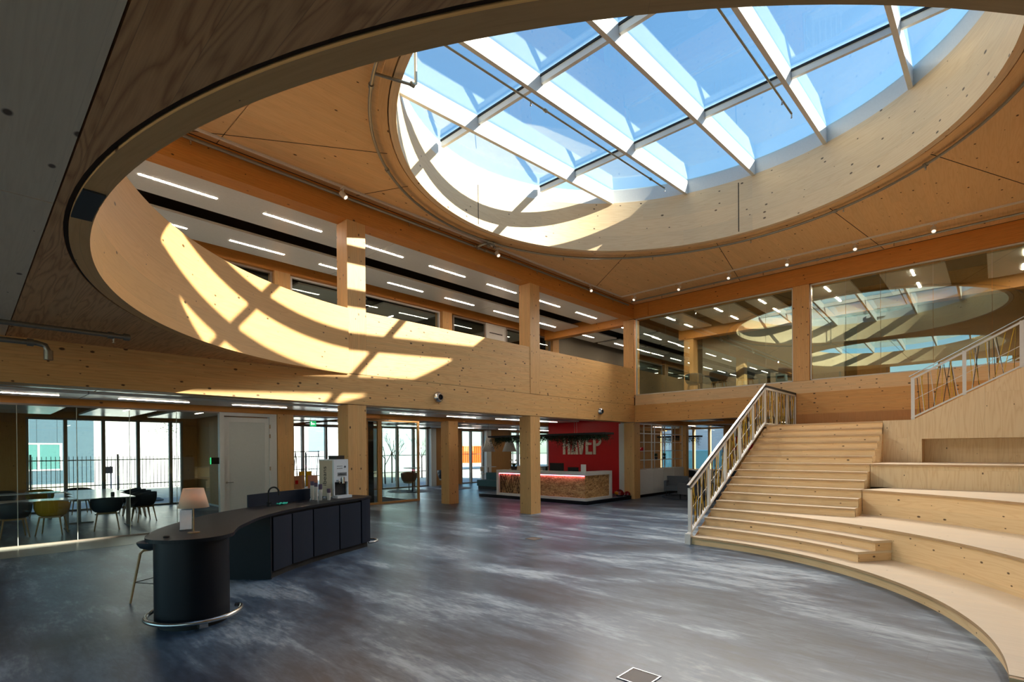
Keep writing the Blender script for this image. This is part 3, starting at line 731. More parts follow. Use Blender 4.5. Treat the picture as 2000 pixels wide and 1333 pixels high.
for k, (xa) in enumerate((17.7, 20.2, 22.7)):
    for j, (ya, yb) in enumerate(((10.4, 11.6), (12.3, 13.5))):
        raft(xa, ya, xa + 2.2, yb, 6.72, 'ceiling raft beyond the gallery end, %s row, %s from the corner' % (ROWN[j], ORD[k]), 'ceiling rafts beyond the gallery end')
        strip(xa + 0.5, xa + 1.3, (ya + yb) / 2, 6.72, 'strip light beyond the gallery end, %s row, %s from the corner' % (ROWN[j], ORD[k]), 'strip lights beyond the gallery end')
struct(MB().box(18.0, 14.05, 3.77, 27.5, 14.15, 7.09).build('wall_upper_end', M_TAUPE), 'taupe wall beyond the gallery end')
# ---- meeting room on the ground floor
def partition():
    r = struct(empty('window_15', (0, 14.0, 0)), 'frameless glass wall of the meeting room')
    f = MB(); f.box(-8, -0.02, 0.001, 4.35, 0.06, 0.035); f.box(-8, -0.02, 2.80, 4.35, 0.06, 2.838)
    f.build('floor_track', M_ALU, r)
    e = [-8, -5.5, -3.0, -0.6, 0.745, 1.65, 2.55, 3.45, 4.34]
    for a, b in zip(e, e[1:]): MB().box(a + 0.006, 0.014, 0.035, b - 0.006, 0.026, 2.80).build('glass_pane', G_CLEAR, r)
    o = MB()
    for a in e[1:-1]: o.box(a - 0.005, 0.012, 0.035, a + 0.005, 0.028, 2.80)
    o.build('glass_joint', plain('pale_silicone', (196, 204, 190), 0.5), r)
    return r
partition()
d = struct(empty('door_2', (4.36, 14.0, 0)), 'tall white door frame with a glazed white door beside the meeting room')
f = MB(); f.box(0, -0.03, 0, 0.10, 0.12, 2.83); f.box(1.20, -0.03, 0, 1.38, 0.12, 2.83); f.box(0.10, -0.03, 2.75, 1.20, 0.12, 2.83)
f.build('door_frame', M_WHITEM, d)
lf = MB(); lf.box(0, 0, 0.02, 0.12, 0.045, 2.72); lf.box(0.98, 0, 0.02, 1.09, 0.045, 2.72); lf.box(0.12, 0, 0.02, 0.98, 0.045, 0.14); lf.box(0.12, 0, 2.60, 0.98, 0.045, 2.72)
M_FILM = plain('frosted_film', (196, 200, 196), 0.35)
leaf = lf.build('door_leaf', M_WHITEM, d, loc=(0.105, 0.02, 0))
MB().box(0.121, 0.012, 0.141, 0.979, 0.03, 2.599).build('frosted_panel', M_FILM, leaf)
h = MB(); h.tube([(0.06, -0.005, 1.08), (0.06, -0.05, 1.08), (0.20, -0.055, 1.08)], 0.009); h.lathe([(0.0, 0), (0.025, 0), (0.025, 0.008), (0, 0.008)], (0.06, -0.008, 1.08), 16, 'y')
h.build('door_handle', M_STEEL, leaf)
hg = MB()
for z in (0.5, 1.35, 2.2, 2.45): hg.box(1.185, -0.045, z, 1.215, -0.03, z + 0.1)
hg.build('hinge', M_STEEL, d)
struct(MB().box(5.745, 13.99, 2.62, 5.76, 14.1, 2.83).build('trim_7', M_GAP)) if False else None
# right side wall of the meeting room
wallbox('wall_meeting', 5.9, 14.45, 0, 6.0, 21.34, 3.39, W_DARK, 'timber side wall of the meeting room')
wallbox('wall_meeting_left', -6.1, 14.45, 0, -6.0, 21.34, 3.39, W_DARK, 'timber left wall of the meeting room')
struct(MB().box(5.885, 14.5, 0, 5.899, 21.3, 0.06).build('baseboard_right', M_WHITE), 'white skirting of the meeting room side wall')
# ---- glass booth (entrance lobby) at y = 15.53
b = struct(empty('door_3', (9.35, 15.53, 0)), 'timber-framed glass entrance booth behind the columns')
def fr(x0, x1, y, mb, z1=2.93, t=0.07):
    mb.box(x0, y, 0, x1, y + 0.08, t); mb.box(x0, y, z1 - t, x1, y + 0.08, z1); mb.box(x0, y, t, x0 + t, y + 0.08, z1 - t); mb.box(x1 - t, y, t, x1, y + 0.08, z1 - t)
f = MB(); fr(0, 0.52, 0, f); f.build('timber_frame', W_COL, b)
f = MB(); fr(0.525, 2.2, 0, f); f.build('timber_frame', W_COL, b)
MB().box(0.07, 0.03, 0.07, 0.45, 0.042, 2.86).build('glass_pane', G_CLEAR, b)
for a, c in ((0.595, 1.0), (1.01, 1.55), (1.56, 2.13)): MB().box(a, 0.03, 0.07, c, 0.042, 2.86).build('glass_pane', G_CLEAR, b)
f = MB()
f.box(0.09, 0.2, 0.02, 0.40, 0.26, 2.85); f.build('dark_locker_front', M_BLACK, b)
f = MB(); f.box(2.13, 0.1, 0.02, 2.16, 5.0, 2.9); f.build('glass_pane', G_CLEAR, b)
MB().box(0.0, 0.1, 0.001, 2.1, 4.9, 0.012).build('door_mat', plain('dark_mat', (52, 52, 56), 0.95), b)
# ---- reception wall
struct(MB().box(17.20, 10.55, 0.121, 17.30, 14.02, 3.38).build('wall_reception', M_RED), 'red painted reception wall with white letters')
struct(MB().box(17.17, 10.142, 0.121, 17.30, 10.548, 2.80).build('wall_reception_edge', M_WHITE), 'white strip of wall between the red wall and the corner column')
struct(MB().box(17.0, 10.142, 2.801, 17.30, 14.0, 3.39).build('ceiling_edge', M_VOID, None), 'dark band above the red wall') if False else None
# wall switch
# ================================================================ STAIRCASE AND SEATING
SCc = (5.28, 4.25); RS = 0.1513; G = 0.2935
def NX(n): return 9.6 + G * (n - 1)
YS, YE = 4.30, 1.85
LOWR = -3.2
def circx(r, y): return SCc[0] + math.sqrt(max(r * r - (y - SCc[1]) ** 2, 0))
def ring_poly(r, y_from, y_to, xback, n=48, aend=None):
    """plan polygon: front edge on circle r from y_from down to y_to, back at xback"""
    a0 = math.asin(max(-1, min(1, (y_from - SCc[1]) / r))); a1 = math.asin(max(-1, (y_to - SCc[1]) / r)) if aend is None else aend
    P = [(SCc[0] + r * math.cos(a0 + (a1 - a0) * k / n), SCc[1] + r * math.sin(a0 + (a1 - a0) * k / n)) for k in range(n + 1)]
    return P
def annulus(r0, r1, a0, a1, z0, z1, mb, n=64, g=(0, 1, 0)):
    """tread between radii with uv along y"""
    c = SCc
    for k in range(n):
        a, b = a0 + (a1 - a0) * k / n, a0 + (a1 - a0) * (k + 1) / n
        p = [(c[0] + r * math.cos(t), c[1] + r * math.sin(t)) for r, t in ((r0, a), (r1, a), (r1, b), (r0, b))]
        if a1 < a0: p = p[::-1]
        mb.face([(x, y, z1) for x, y in p], uv=[(y, x) for x, y in p])
        mb.face([(x, y, z0) for x, y in p[::-1]], uv=[(y, x) for x, y in p[::-1]])
    for r, s in ((r0, 0), (r1, 1)):
        for k in range(n):
            a, b = a0 + (a1 - a0) * k / n, a0 + (a1 - a0) * (k + 1) / n
            A, B = (c[0] + r * math.cos(a), c[1] + r * math.sin(a)), (c[0] + r * math.cos(b), c[1] + r * math.sin(b))
            q = [(*A, z0), (*B, z0), (*B, z1), (*A, z1)]; uv = [(r * a, z0), (r * b, z0), (r * b, z1), (r * a, z1)]
            mb.face(q, uv=uv, sm=True)
    for a in (a0, a1):
        A, B = (c[0] + r0 * math.cos(a), c[1] + r0 * math.sin(a)), (c[0] + r1 * math.cos(a), c[1] + r1 * math.sin(a))
        mb.face([(*A, z0), (*B, z0), (*B, z1), (*A, z1)])
    return mb
def slab(poly_or_ann, z1, th=0.036):
    pass
bl = thing('tiered_seating', 'wide curved plywood and pine seating steps at the right of the hall', 'seating', (0, 0, 0))
st = thing('staircase', 'pine staircase climbing beside the white railing to the landing', 'stairs', (0, 0, 0))
TH = 0.036
def ang_at(r, y): return math.asin(max(-1, min(1, (y - SCc[1]) / r)))
def curved_level(parent, name, r_nose, r_back, z_bot, z_top, a0, a1, tm=W_TREAD, rm=W_RISER, n=64):
    t = annulus(r_nose, r_back, a0, a1, z_top - TH, z_top, MB(), n).build(name, tm, parent)
    e = MB()
    for k in range(n):
        a, b = a0 + (a1 - a0) * k / n, a0 + (a1 - a0) * (k + 1) / n; r = r_nose - 0.0015
        A, B = (SCc[0] + r * math.cos(a), SCc[1] + r * math.sin(a)), (SCc[0] + r * math.cos(b), SCc[1] + r * math.sin(b))
        e.face([(*A, z_top - TH), (*B, z_top - TH), (*B, z_top - 0.001), (*A, z_top - 0.001)], uv=[(r * a, 0), (r * b, 0), (r * b, TH), (r * a, TH)], sm=True)
    eo = e.build('nosing', W_EDGE, t); eo['label'] = 'laminated dark-streaked plywood edge'
    rr = annulus(r_nose + 0.03, r_nose + 0.06, a0, a1, z_bot, z_top - TH - 0.001, MB(), n).build('riser', rm, t)
    return t
A0 = lambda r: ang_at(r, YS)
AEND = math.radians(-89.6)
# tier 1 (lowest, curved, over the whole front)
curved_level(bl, 'tier', 4.30, 5.24, 0.0, RS, ang_at(4.30, YS), AEND, n=96)
# tier 2
curved_level(bl, 'tier', 5.20, 6.70, RS, 4 * RS, ang_at(5.20, YS), math.radians(-95), n=96)
# end pieces of tier 1 (dark front end at the lower right)
# steps 2 and 3 (curved, end on a radial cut)
AC = math.radians(-36.2)
curved_level(st, 'step', 4.605, 5.23, RS, 2 * RS, ang_at(4.605, YS), AC, n=48)
curved_level(st, 'step', 4.905, 5.23, 2 * RS, 3 * RS, ang_at(4.905, YS), AC, n=48)
for ra, rb, za, zb in ((4.64, 5.225, RS + 0.001, 2 * RS - TH - 0.001), (4.94, 5.225, 2 * RS + 0.001, 3 * RS - TH - 0.001)):
    mb = MB(); mb.arcwall(SCc, ra, rb, AC + 0.0015, AC + 0.006, za, zb, n=1); mb.build('step_end', W_RISER, st)
# tier 3 : nosing r 6.6 from y = 1.85
curved_level(bl, 'tier', 6.56, 8.6, 4 * RS, 7 * RS, ang_at(6.56, YE - 0.002), math.radians(-75), n=64)
# straight-nosed steps 5..15
for n in range(5, 16):
    x0 = NX(n); x1 = NX(n + 1) + 0.06
    t = MB().box(x0, YE + (0.002), n * RS - TH, x1, YS, n * RS, g=(0, 1, 0)).build('step', W_TREAD, st)
    MB().box(x0 - 0.0015, YE + 0.002, n * RS - TH, x0 + 0.0005, YS, n * RS - 0.001, g=(0, 1, 0)).build('nosing', W_EDGE, t)
    MB().box(x0 + 0.03, YE + 0.002, (n - 1) * RS + 0.0, x0 + 0.05, YS, n * RS - TH - 0.001, g=(0, 1, 0)).build('riser', W_RISER, t)
# landing 16
zt = 16 * RS
t = MB().box(NX(16), -6.0, zt - TH, 16.848, 4.30, zt, g=(0, 1, 0))
t = MB().prism([(NX(16), YE), (NX(16), YS + 0.12), (16.848, YS + 0.12), (16.848, -3.0), (13.97, -3.0), (13.97, YE)], zt - TH, zt, g=(0, 1, 0)).build('landing', W_TREAD, st)
MB().box(NX(16) - 0.0015, YE + 0.002, zt - TH, NX(16) + 0.0005, YS + 0.12, zt - 0.001, g=(0, 1, 0)).build('nosing', W_EDGE, t)
MB().box(NX(16) + 0.03, YE + 0.002, 15 * RS, NX(16) + 0.05, YS, zt - TH - 0.001, g=(0, 1, 0)).build('riser', W_RISER, t)
# closed underside (left cheek) and boards under the beam
pts = []
ck = MB()
prof = [(9.64, 0.0)] + [(NX(16) + 0.03, 0.0), (NX(16) + 0.03, 15.6 * RS)] + [(9.64, 0.05)]
for q, s in ((YS + 0.004, 1), (YS + 0.03, -1)):
    P = [(x, q, z) for x, z in prof]; ck.face(P if s < 0 else P[::-1], (1, 0, 0))
ck.build('cheek_board', W_PLY, st)
# right side plywood face of the flight (plane y = 1.85)
sp = MB(); prof = [(NX(7) + 0.05, 6.96 * RS)]
P = [(10.86, 4 * RS), (13.88, 4 * RS), (13.88, zt - TH)]
for n in range(15, 4, -1):
    P.append((NX(n + 1) + 0.05, n * RS - TH if n == 15 else n * RS)); P.append((NX(n) + 0.05, n * RS))
P = [(10.86, 4 * RS), (13.88, 4 * RS), (13.88, 15.9 * RS)] 
for n in range(15, 4, -1):
    P += [(NX(n + 1) + 0.045, n * RS + 0.0), (NX(n) + 0.045, n * RS + 0.0)] if n < 15 else [(NX(16) + 0.0, 15.9 * RS), (NX(16) + 0.0, 15 * RS), (NX(15) + 0.045, 15 * RS)]
Q = []
for p_ in P:
    if not Q or (abs(Q[-1][0] - p_[0]) + abs(Q[-1][1] - p_[1])) > 1e-6: Q.append(p_)
sp.face([(x, YE, z) for x, z in Q], (1, 0, 0)); sp.build('side_panel', W_PLY, st)
# tier 4 (straight front)
t = MB().box(NX(10), -6.0, 10 * RS - TH, 14.6, YE - 0.002, 10 * RS, g=(0, 1, 0)).build('tier', W_TREAD, bl)
MB().box(NX(10) - 0.0015, -6, 10 * RS - TH, NX(10) + 0.0005, YE - 0.002, 10 * RS - 0.001, g=(0, 1, 0)).build('nosing', W_EDGE, t)
MB().box(NX(10) + 0.04, -6, 7 * RS, NX(10) + 0.06, YE - 0.003, 10 * RS - TH - 0.001, g=(0, 0, 1)).build('riser', W_PLY, t)
# plywood wall with the alcove (plane x = 13.88) : sloping top that follows the upper flight
XW = 13.88
pw = MB()
def slope(y): return 2.42 + (1.33 - y) * 0.555
za, zb, ya, yb = 10 * RS, 2.01, 1.18, -1.26
# front face pieces around the alcove
pw.face([(XW, YE, za), (XW, ya, za), (XW, ya, zb), (XW, YE, zb)][::-1], (0, 0, 1))
pw.face([(XW, YE, zb), (XW, ya, zb), (XW, ya, zt), (XW, YE, zt)][::-1], (0, 0, 1))
pw.face([(XW, ya, zb), (XW, yb, zb), (XW, yb, slope(yb)), (XW, 1.33, 2.42), (XW, ya, slope(ya))][::-1][:0] or [(XW, ya, zb), (XW, yb, zb), (XW, yb, slope(yb)), (XW, ya, slope(ya))][::-1], (0, 0, 1))
pw.face([(XW, 1.33, 2.42), (XW, ya, 2.42), (XW, ya, slope(ya))][::-1], (0, 0, 1))
pw.face([(XW, YE, 2.42), (XW + 0.09, YE, 2.42), (XW + 0.09, 1.33, 2.42), (XW, 1.33, 2.42)], (0, 1, 0))
pw.face([(XW, 1.33, 2.42), (XW, yb, slope(yb)), (XW + 0.09, yb, slope(yb)), (XW + 0.09, 1.33, 2.42)][::-1], (0, 1, 0))
pw.face([(XW + 0.09, YE, 2.3), (XW + 0.09, yb, 2.3), (XW + 0.09, yb, slope(yb)), (XW + 0.09, 1.33, 2.42), (XW + 0.09, YE, 2.42)], (0, 0, 1))
wl_ = pw.build('plywood_wall', W_PLY, bl)
al = MB()
al.face([(XW + 0.55, ya, za), (XW + 0.55, yb, za), (XW + 0.55, yb, zb), (XW + 0.55, ya, zb)][::-1], (0, 0, 1))
al.face([(XW, ya, za), (XW + 0.55, ya, za), (XW + 0.55, ya, zb), (XW, ya, zb)], (0, 0, 1))
al.face([(XW, ya, zb), (XW + 0.55, ya, zb), (XW + 0.55, yb, zb), (XW, yb, zb)], (0, 1, 0))
al.build('alcove', W_PLY, wl_)
# end face of the lower flight, seen at the bottom right corner of the picture
MB().box(5.24, -1.5, 0.0, 5.285, -0.052, RS, g=(0, 1, 0)).build('tier_end', W_EDGE, bl)
# boarding between landing and beam
struct(MB().box(16.80, -3.0, zt + 0.001, 16.845, 4.42, 2.808, g=(0, 0, 1)).build('wall_landing', W_DARK), 'vertical boards between the landing and the beam')
# wall under the landing
struct(MB().box(14.0, 4.42, 0, 16.84, 4.46, 2.36, g=(0, 0, 1)).build('wall_stair', W_PLY), 'plywood wall under the landing') if False else None
# ---------------------------------------------------------------- railings
M_CY, M_CB, M_CW = plain('yellow_cord', (196, 158, 20), 0.6), plain('black_cord', (30, 30, 34), 0.6), plain('pale_cord', (200, 204, 206), 0.6)
def lacing(par, base, top, n, seed):
    """cords zig-zagging between a bottom line and a top line; base/top map t in 0..1 to points"""
    rnd = random.Random(seed)
    for m, cnt, nmn in ((M_CB, n, 'black_cord'), (M_CY, n, 'yellow_cord'), (M_CW, max(2, n // 2), 'white_cord')):
        o = MB()
        t = rnd.uniform(0.02, 0.12)
        for k in range(cnt):
            t1 = (k + rnd.uniform(0.1, 0.9)) / cnt; t2 = min(0.98, max(0.02, t1 + rnd.uniform(-0.22, 0.22)))
            o.tube([base(t1), top(t2)], 0.0062, 5, caps=False)
        ob = o.build(nmn, m, par)
def slope_rail(label, P0, P1, posts, hgt, loc_y=None, axis='x', newel=None, seed=3):
    pass
yr = 4.36
rl = thing('stair_railing', 'white steel railing with yellow and black cords along the left of the stairs', 'railing', (9.6, yr, 0))
def rb(x): return (x - 9.62) * RS / G + 0.20        # bottom line of the railing
ox = 9.6
posts = [9.66, 10.54, 11.43, 12.31, 13.19, 14.08]
MB().box(-0.06, -0.055, 0.0, 0.055, 0.055, 0.2).build('newel_base', M_WHITEM, rl, bevel=0.004)
for i, x in enumerate(posts):
    MB().box(x - ox - 0.03, -0.03, rb(x) - 0.02 if i else 0.2, x - ox + 0.03, 0.03, rb(x) + 0.86).build('post', M_WHITEM, rl)
MB().obox((9.60 - ox, 0, rb(9.60) + 0.0), (14.08 - ox, 0, rb(14.08)), 0.07, 0.035).build('bottom_rail', M_WHITEM, rl)
MB().obox((9.63 - ox, 0, rb(9.63) + 0.86), (14.10 - ox, 0, rb(14.10) + 0.86), 0.06, 0.045).build('top_rail', M_WHITEM, rl)
MB().obox((9.56 - ox, -0.01, rb(9.56) + 0.965), (14.13 - ox, -0.01, rb(14.13) + 0.965), 0.055, 0.012).build('handrail', M_STEEL, rl)
MB().obox((9.58 - ox, 0.0, rb(9.58) + 0.925), (14.10 - ox, 0.0, rb(14.10) + 0.925), 0.04, 0.05).build('handrail_core', M_DARKG, rl)
MB().tube([(9.68 - ox, 0, rb(9.68) + 0.42), (14.06 - ox, 0, rb(14.06) + 0.42)], 0.006, 6).build('middle_wire', M_WHITEM, rl)
for i in range(5):
    xa, xb = posts[i] + 0.05, posts[i + 1] - 0.05
    lacing(rl, lambda t: (xa + (xb - xa) * t - ox, 0, rb(xa + (xb - xa) * t) + 0.03), lambda t: (xa + (xb - xa) * t - ox, 0, rb(xa + (xb - xa) * t) + 0.83), 10, 10 + i)
# level part along the landing edge
lr = thing('landing_railing', 'short level white railing with cords along the edge of the landing', 'railing', (14.1, yr, zt))
for x in (15.04, 15.98, 16.80):
    MB().box(x - 14.1 - 0.03, -0.03, 0.0, x - 14.1 + 0.03, 0.03, 0.96).build('post', M_WHITEM, lr)
MB().box(0.04, -0.03, 0.92, 2.74, 0.03, 0.965).build('top_rail', M_WHITEM, lr)
MB().box(0.04, -0.025, 0.97, 2.74, 0.025, 1.03).build('handrail', M_DARKG, lr)
MB().box(0.04, -0.03, 0.03, 2.70, 0.03, 0.06).build('bottom_rail', M_WHITEM, lr)
for i, (xa, xb) in enumerate(((0.06, 0.9), (1.0, 1.84), (1.94, 2.66))):
    lacing(lr, lambda t: (xa + (xb - xa) * t, 0, 0.06), lambda t: (xa + (xb - xa) * t, 0, 0.92), 9, 40 + i)
# right railing on the plywood wall, climbing towards the viewer
rr_ = thing('upper_flight_railing', 'white steel railing with cords on top of the sloping plywood wall', 'railing', (13.92, 1.33, 2.42))
sl = 0.555
ys = [0.0, -0.83, -1.66, -2.5]
for y in ys: MB().box(-0.03, y - 0.03, -y * sl + 0.0, 0.03, y + 0.03, -y * sl + 0.90).build('post', M_WHITEM, rr_)
MB().obox((0, 0.03, 0.035), (0, -2.55, 2.55 * sl + 0.035), 0.07, 0.03).build('bottom_rail', M_WHITEM, rr_)
MB().obox((0, 0.03, 0.86), (0, -2.55, 2.55 * sl + 0.88), 0.05, 0.035).build('top_rail', M_WHITEM, rr_)
MB().obox((0, 0.06, 0.925), (0, -2.55, 2.55 * sl + 0.955), 0.055, 0.014).build('handrail', M_STEEL, rr_)
MB().tube([(0, 0, 0.42), (0, -2.55, 2.55 * sl + 0.44)], 0.006, 6).build('middle_wire', M_WHITEM, rr_)
for i in range(3):
    ya_, yb_ = ys[i] - 0.06, ys[i + 1] + 0.06
    lacing(rr_, lambda t: (0, ya_ + (yb_ - ya_) * t, -(ya_ + (yb_ - ya_) * t) * sl + 0.06), lambda t: (0, ya_ + (yb_ - ya_) * t, -(ya_ + (yb_ - ya_) * t) * sl + 0.84), 6, 60 + i)
# ================================================================ LAMPS, PIPES AND FITTINGS OF THE HALL
M_SPOT = plain('white_spot_housing', (222, 216, 206), 0.4)
def track_spot(x, y, aim, label, e=140):
    t = thing('track_spotlight', label, 'spotlight', (x, y, 7.05), 0, 'white spotlights on the ceiling track')
    d = (Vector(aim) - Vector((x, y, 6.9))).normalized()
    MB().box(-0.03, -0.06, -0.01, 0.03, 0.06, 0.03).build('track_adapter', M_SPOT, t)
    MB().tube([(0, 0, -0.01), (0, 0, -0.06)], 0.012).build('stem', M_SPOT, t)
    o = MB(); o.tube([Vector((0, 0, -0.13)) - d * 0.07, Vector((0, 0, -0.13)) + d * 0.08], 0.05, 16)
    h = o.build('lamp_housing', M_SPOT, t)
    o = MB(); o.tube([Vector((0, 0, -0.13)) + d * 0.0802, Vector((0, 0, -0.13)) + d * 0.082], 0.04, 16)
    o.build('lens', emit('spot_lens', (255, 240, 220), 0.5), h)
    L = bpy.data.lights.new('spot', 'SPOT'); L.energy = e; L.spot_size = math.radians(95); L.spot_blend = 0.9; L.color = (1.0, 0.94, 0.86); L.shadow_soft_size = 0.02  # fill light added inside the otherwise unlit fitting to brighten the hall
    lo = bpy.data.objects.new('spot_fill_light', L); SC.collection.objects.link(lo); lo.parent = t
    lo.location = Vector((0, 0, -0.13)) + d * 0.1; lo.rotation_euler = d.to_track_quat('-Z', 'Y').to_euler()
    return t
spots = [(1.0, 9.44, 'over the start of the curved rim'), (5.22, 9.44, 'above the sunlit column'), (9.55, 9.44, 'next to the valve cluster'), (13.77, 9.44, 'nearest the corner on the gallery side'),
         (15.6, 8.94, 'first from the corner on the stair side'), (15.6, 7.35, 'second from the corner on the stair side'), (15.6, 5.80, 'third from the corner on the stair side'), (15.6, 4.22, 'fourth from the corner on the stair side'),
         (15.6, 2.64, 'fifth from the corner on the stair side'), (15.6, 1.09, 'sixth from the corner on the stair side'), (15.6, -0.5, 'seventh from the corner on the stair side')]
for x, y, w in spots:
    track_spot(x, y, (8.2 if y > 9 else 10.0, 4.0 if y > 9 else y - 0.5, 0.6), 'white cylinder spotlight on the ceiling track, ' + w, SPOT_E)
tr = thing('lighting_track', 'slim white lighting track running along two sides under the roof ceiling', 'lighting track', (15.6, 9.44, 7.08))
MB().box(-18, -0.02, -0.02, 0.02, 0.02, 0.018).build('track_rail', M_SPOT, tr)
MB().box(-0.02, -12, -0.02, 0.02, -0.021, 0.018).build('track_rail', M_SPOT, tr)
# sprinkler pipes
def pipe(name, path, r, label, heads=(), flanges=()):
    t = thing(name, label, 'pipe', path[0]); p0 = Vector(path[0])
    MB().tube([Vector(p) - p0 for p in path], r, 10).build('pipe_run', M_GALV, t)
    for h in heads:
        h = Vector(h) - p0; o = MB(); o.tube([h, h + Vector((0, 0, -0.05))], 0.014, 8); o.lathe([(0.0, -0.075), (0.018, -0.072), (0.018, -0.068), (0.006, -0.066), (0.006, -0.05)], h, 10); o.build('sprinkler_head', M_STEEL, t)
    for f in flanges:
        f, ax = f; f = Vector(f) - p0; ax = Vector(ax); MB().tube([f - ax * 0.03, f + ax * 0.03], r + 0.014, 10).build('coupling', M_GALV, t)
    return t
pipe('sprinkler_pipe', [(-7, 9.585, 6.97), (16.3, 9.585, 6.97)], 0.032, 'grey steel pipe along the amber beam over the gallery', [(x, 9.585, 6.94) for x in (2.6, 6.9, 11.3, 15.3)], [((9.0, 9.585, 6.97), (1, 0, 0)), ((9.25, 9.585, 6.97), (1, 0, 0))])
pipe('sprinkler_pipe', [(16.1, 9.35, 6.99), (16.1, -4, 6.99)], 0.026, 'grey steel pipe along the amber beam over the glass wall', [(16.1, y, 6.97) for y in (8.2, 5.0, 1.9)], [((16.1, 3.6, 6.99), (0, 1, 0))])
RP = 4.96
rp = [(RC[0] + RP * math.cos(math.radians(a)), RC[1] + RP * math.sin(math.radians(a)), 7.02) for a in range(-80, 196, 3)]
pipe('sprinkler_pipe', rp, 0.026, 'curved steel pipe following the skylight ring', [(RC[0] + RP * math.cos(math.radians(a)), RC[1] + RP * math.sin(math.radians(a)), 7.0) for a in (-42, -22, 2, 30, 58)], [((RC[0] + RP * math.cos(math.radians(a)), RC[1] + RP * math.sin(math.radians(a)), 7.02), (-math.sin(math.radians(a)), math.cos(math.radians(a)), 0)) for a in (-42, -20, 82, 84, 128, 154)])
o = thing('valve_assembly', 'cluster of steel valves joining the curved pipe and the beam pipe', 'valve', (9.1, 9.3, 7.0))
a = MB()
a.tube([(-0.15, 0.27, -0.03), (-0.1, 0.05, 0.0), (0.0, -0.02, 0.02), (0.14, -0.06, 0.02)], 0.03, 8); a.lathe([(0, -0.06), (0.05, -0.06), (0.05, -0.03), (0, -0.03)], (0.0, 0, 0), 12); a.lathe([(0, -0.06), (0.05, -0.06), (0.05, -0.03), (0, -0.03)], (-0.2, 0.26, 0), 12)
a.lathe([(0, -0.07), (0.045, -0.07), (0.045, -0.02), (0, -0.02)], (0.16, -0.05, 0), 12)
a.build('valve_body', M_GALV, o)
pipe('sprinkler_pipe', [(-7, 8.12, 3.33), (1.5, 8.15, 3.33)], 0.03, 'grey pipe with one sprinkler under the slab at the left', [(1.33, 8.15, 3.31)], [((1.46, 8.15, 3.33), (1, 0, 0)), ((1.3, 8.15, 3.33), (1, 0, 0))])
pipe('sprinkler_pipe', [(-7, 8.74, 3.24), (0.66, 8.83, 3.24), (0.74, 8.83, 3.22), (0.77, 8.83, 3.14), (0.77, 8.83, 3.06)], 0.034, 'thick grey pipe bending down beside the left beam', [], [((0.6, 8.83, 3.24), (1, 0, 0)), ((0.77, 8.83, 3.07), (0, 0, 1)), ((0.77, 8.83, 3.13), (0, 0, 1))])
# pipe crossing the ring and the two thin pipes below the rafters
a = math.radians(157); px, py = RC[0] + RP * math.cos(a), RC[1] + RP * math.sin(a)
pipe('sprinkler_pipe', [(px, py, 7.02), (px + 0.52, py - 0.2, 7.02), (px + 0.56, py - 0.2, 7.06), (px + 0.56, py - 0.2, 7.95)], 0.022, 'short steel pipe turning up into the skylight', [], [((px + 0.5, py - 0.2, 7.02), (1, 0, 0))])
pipe('sprinkler_pipe', [(4.8, 5.97, ZR(4.8) - 0.04), (11.9, 5.97, ZR(11.9) - 0.04)], 0.018, 'thin dark pipe hanging under the left rafter of the skylight', [(6.9, 5.97, ZR(6.9) - 0.05), (11.9, 5.97, ZR(11.9) - 0.05)], [((7.3, 5.97, ZR(7.3) - 0.04), (1, 0, 0)), ((11.2, 5.97, ZR(11.2) - 0.04), (1, 0, 0))])
pipe('sprinkler_pipe', [(6.0, 2.86, ZR(6) + 0.02), (10.9, 2.86, ZR(10.9) - 0.02)], 0.018, 'thin dark pipe hanging under the right rafter of the skylight', [(10.9, 2.86, ZR(10.9) - 0.03), (10.3, 2.86, ZR(10.3) - 0.03)], [])
# round air nozzles on the beam
for x, r, lab in ((7.75, 0.13, 'round steel air nozzle on the beam right of the sunlit column'), (14.60, 0.115, 'round steel air nozzle on the beam near the corner')):
    t = thing('air_nozzle', lab, 'air nozzle', (x, 9.68, 3.10))
    MB().lathe([(0.0, -0.001), (r, -0.001), (r, -0.014), (r * 0.9, -0.03), (r * 0.82, -0.075), (r * 0.62, -0.10), (r * 0.5, -0.10), (r * 0.45, -0.03), (0, -0.03)], (0, 0, 0), 28, 'y').build('nozzle_ring', M_STEEL, t)
    MB().lathe([(0.0, -0.075), (r * 0.45, -0.075), (r * 0.45, -0.03)], (0, 0, 0), 20, 'y').build('nozzle_core', M_BLACK, t)
# floor outlet boxes
for x, y, s, lab in ((8.08, 7.0, 0.13, 'small brass floor outlet in the middle of the hall'), (3.73, 2.12, 0.13, 'floor outlet box with a steel rim at the bottom edge of the picture')):
    t = thing('floor_outlet', lab, 'floor outlet', (x, y, 0.0))
    MB().box(-s, -s, 0.0005, s, s, 0.004).build('lid', plain('brown_lid', (92, 80, 72), 0.5), t)
    f = MB(); f.box(-s, -s, 0.004, -s + 0.012, s, 0.007); f.box(s - 0.012, -s, 0.004, s, s, 0.007); f.box(-s + 0.012, -s, 0.004, s - 0.012, -s + 0.012, 0.007); f.box(-s + 0.012, s - 0.012, 0.004, s - 0.012, s, 0.007)
    f.build('rim', M_STEEL, t)
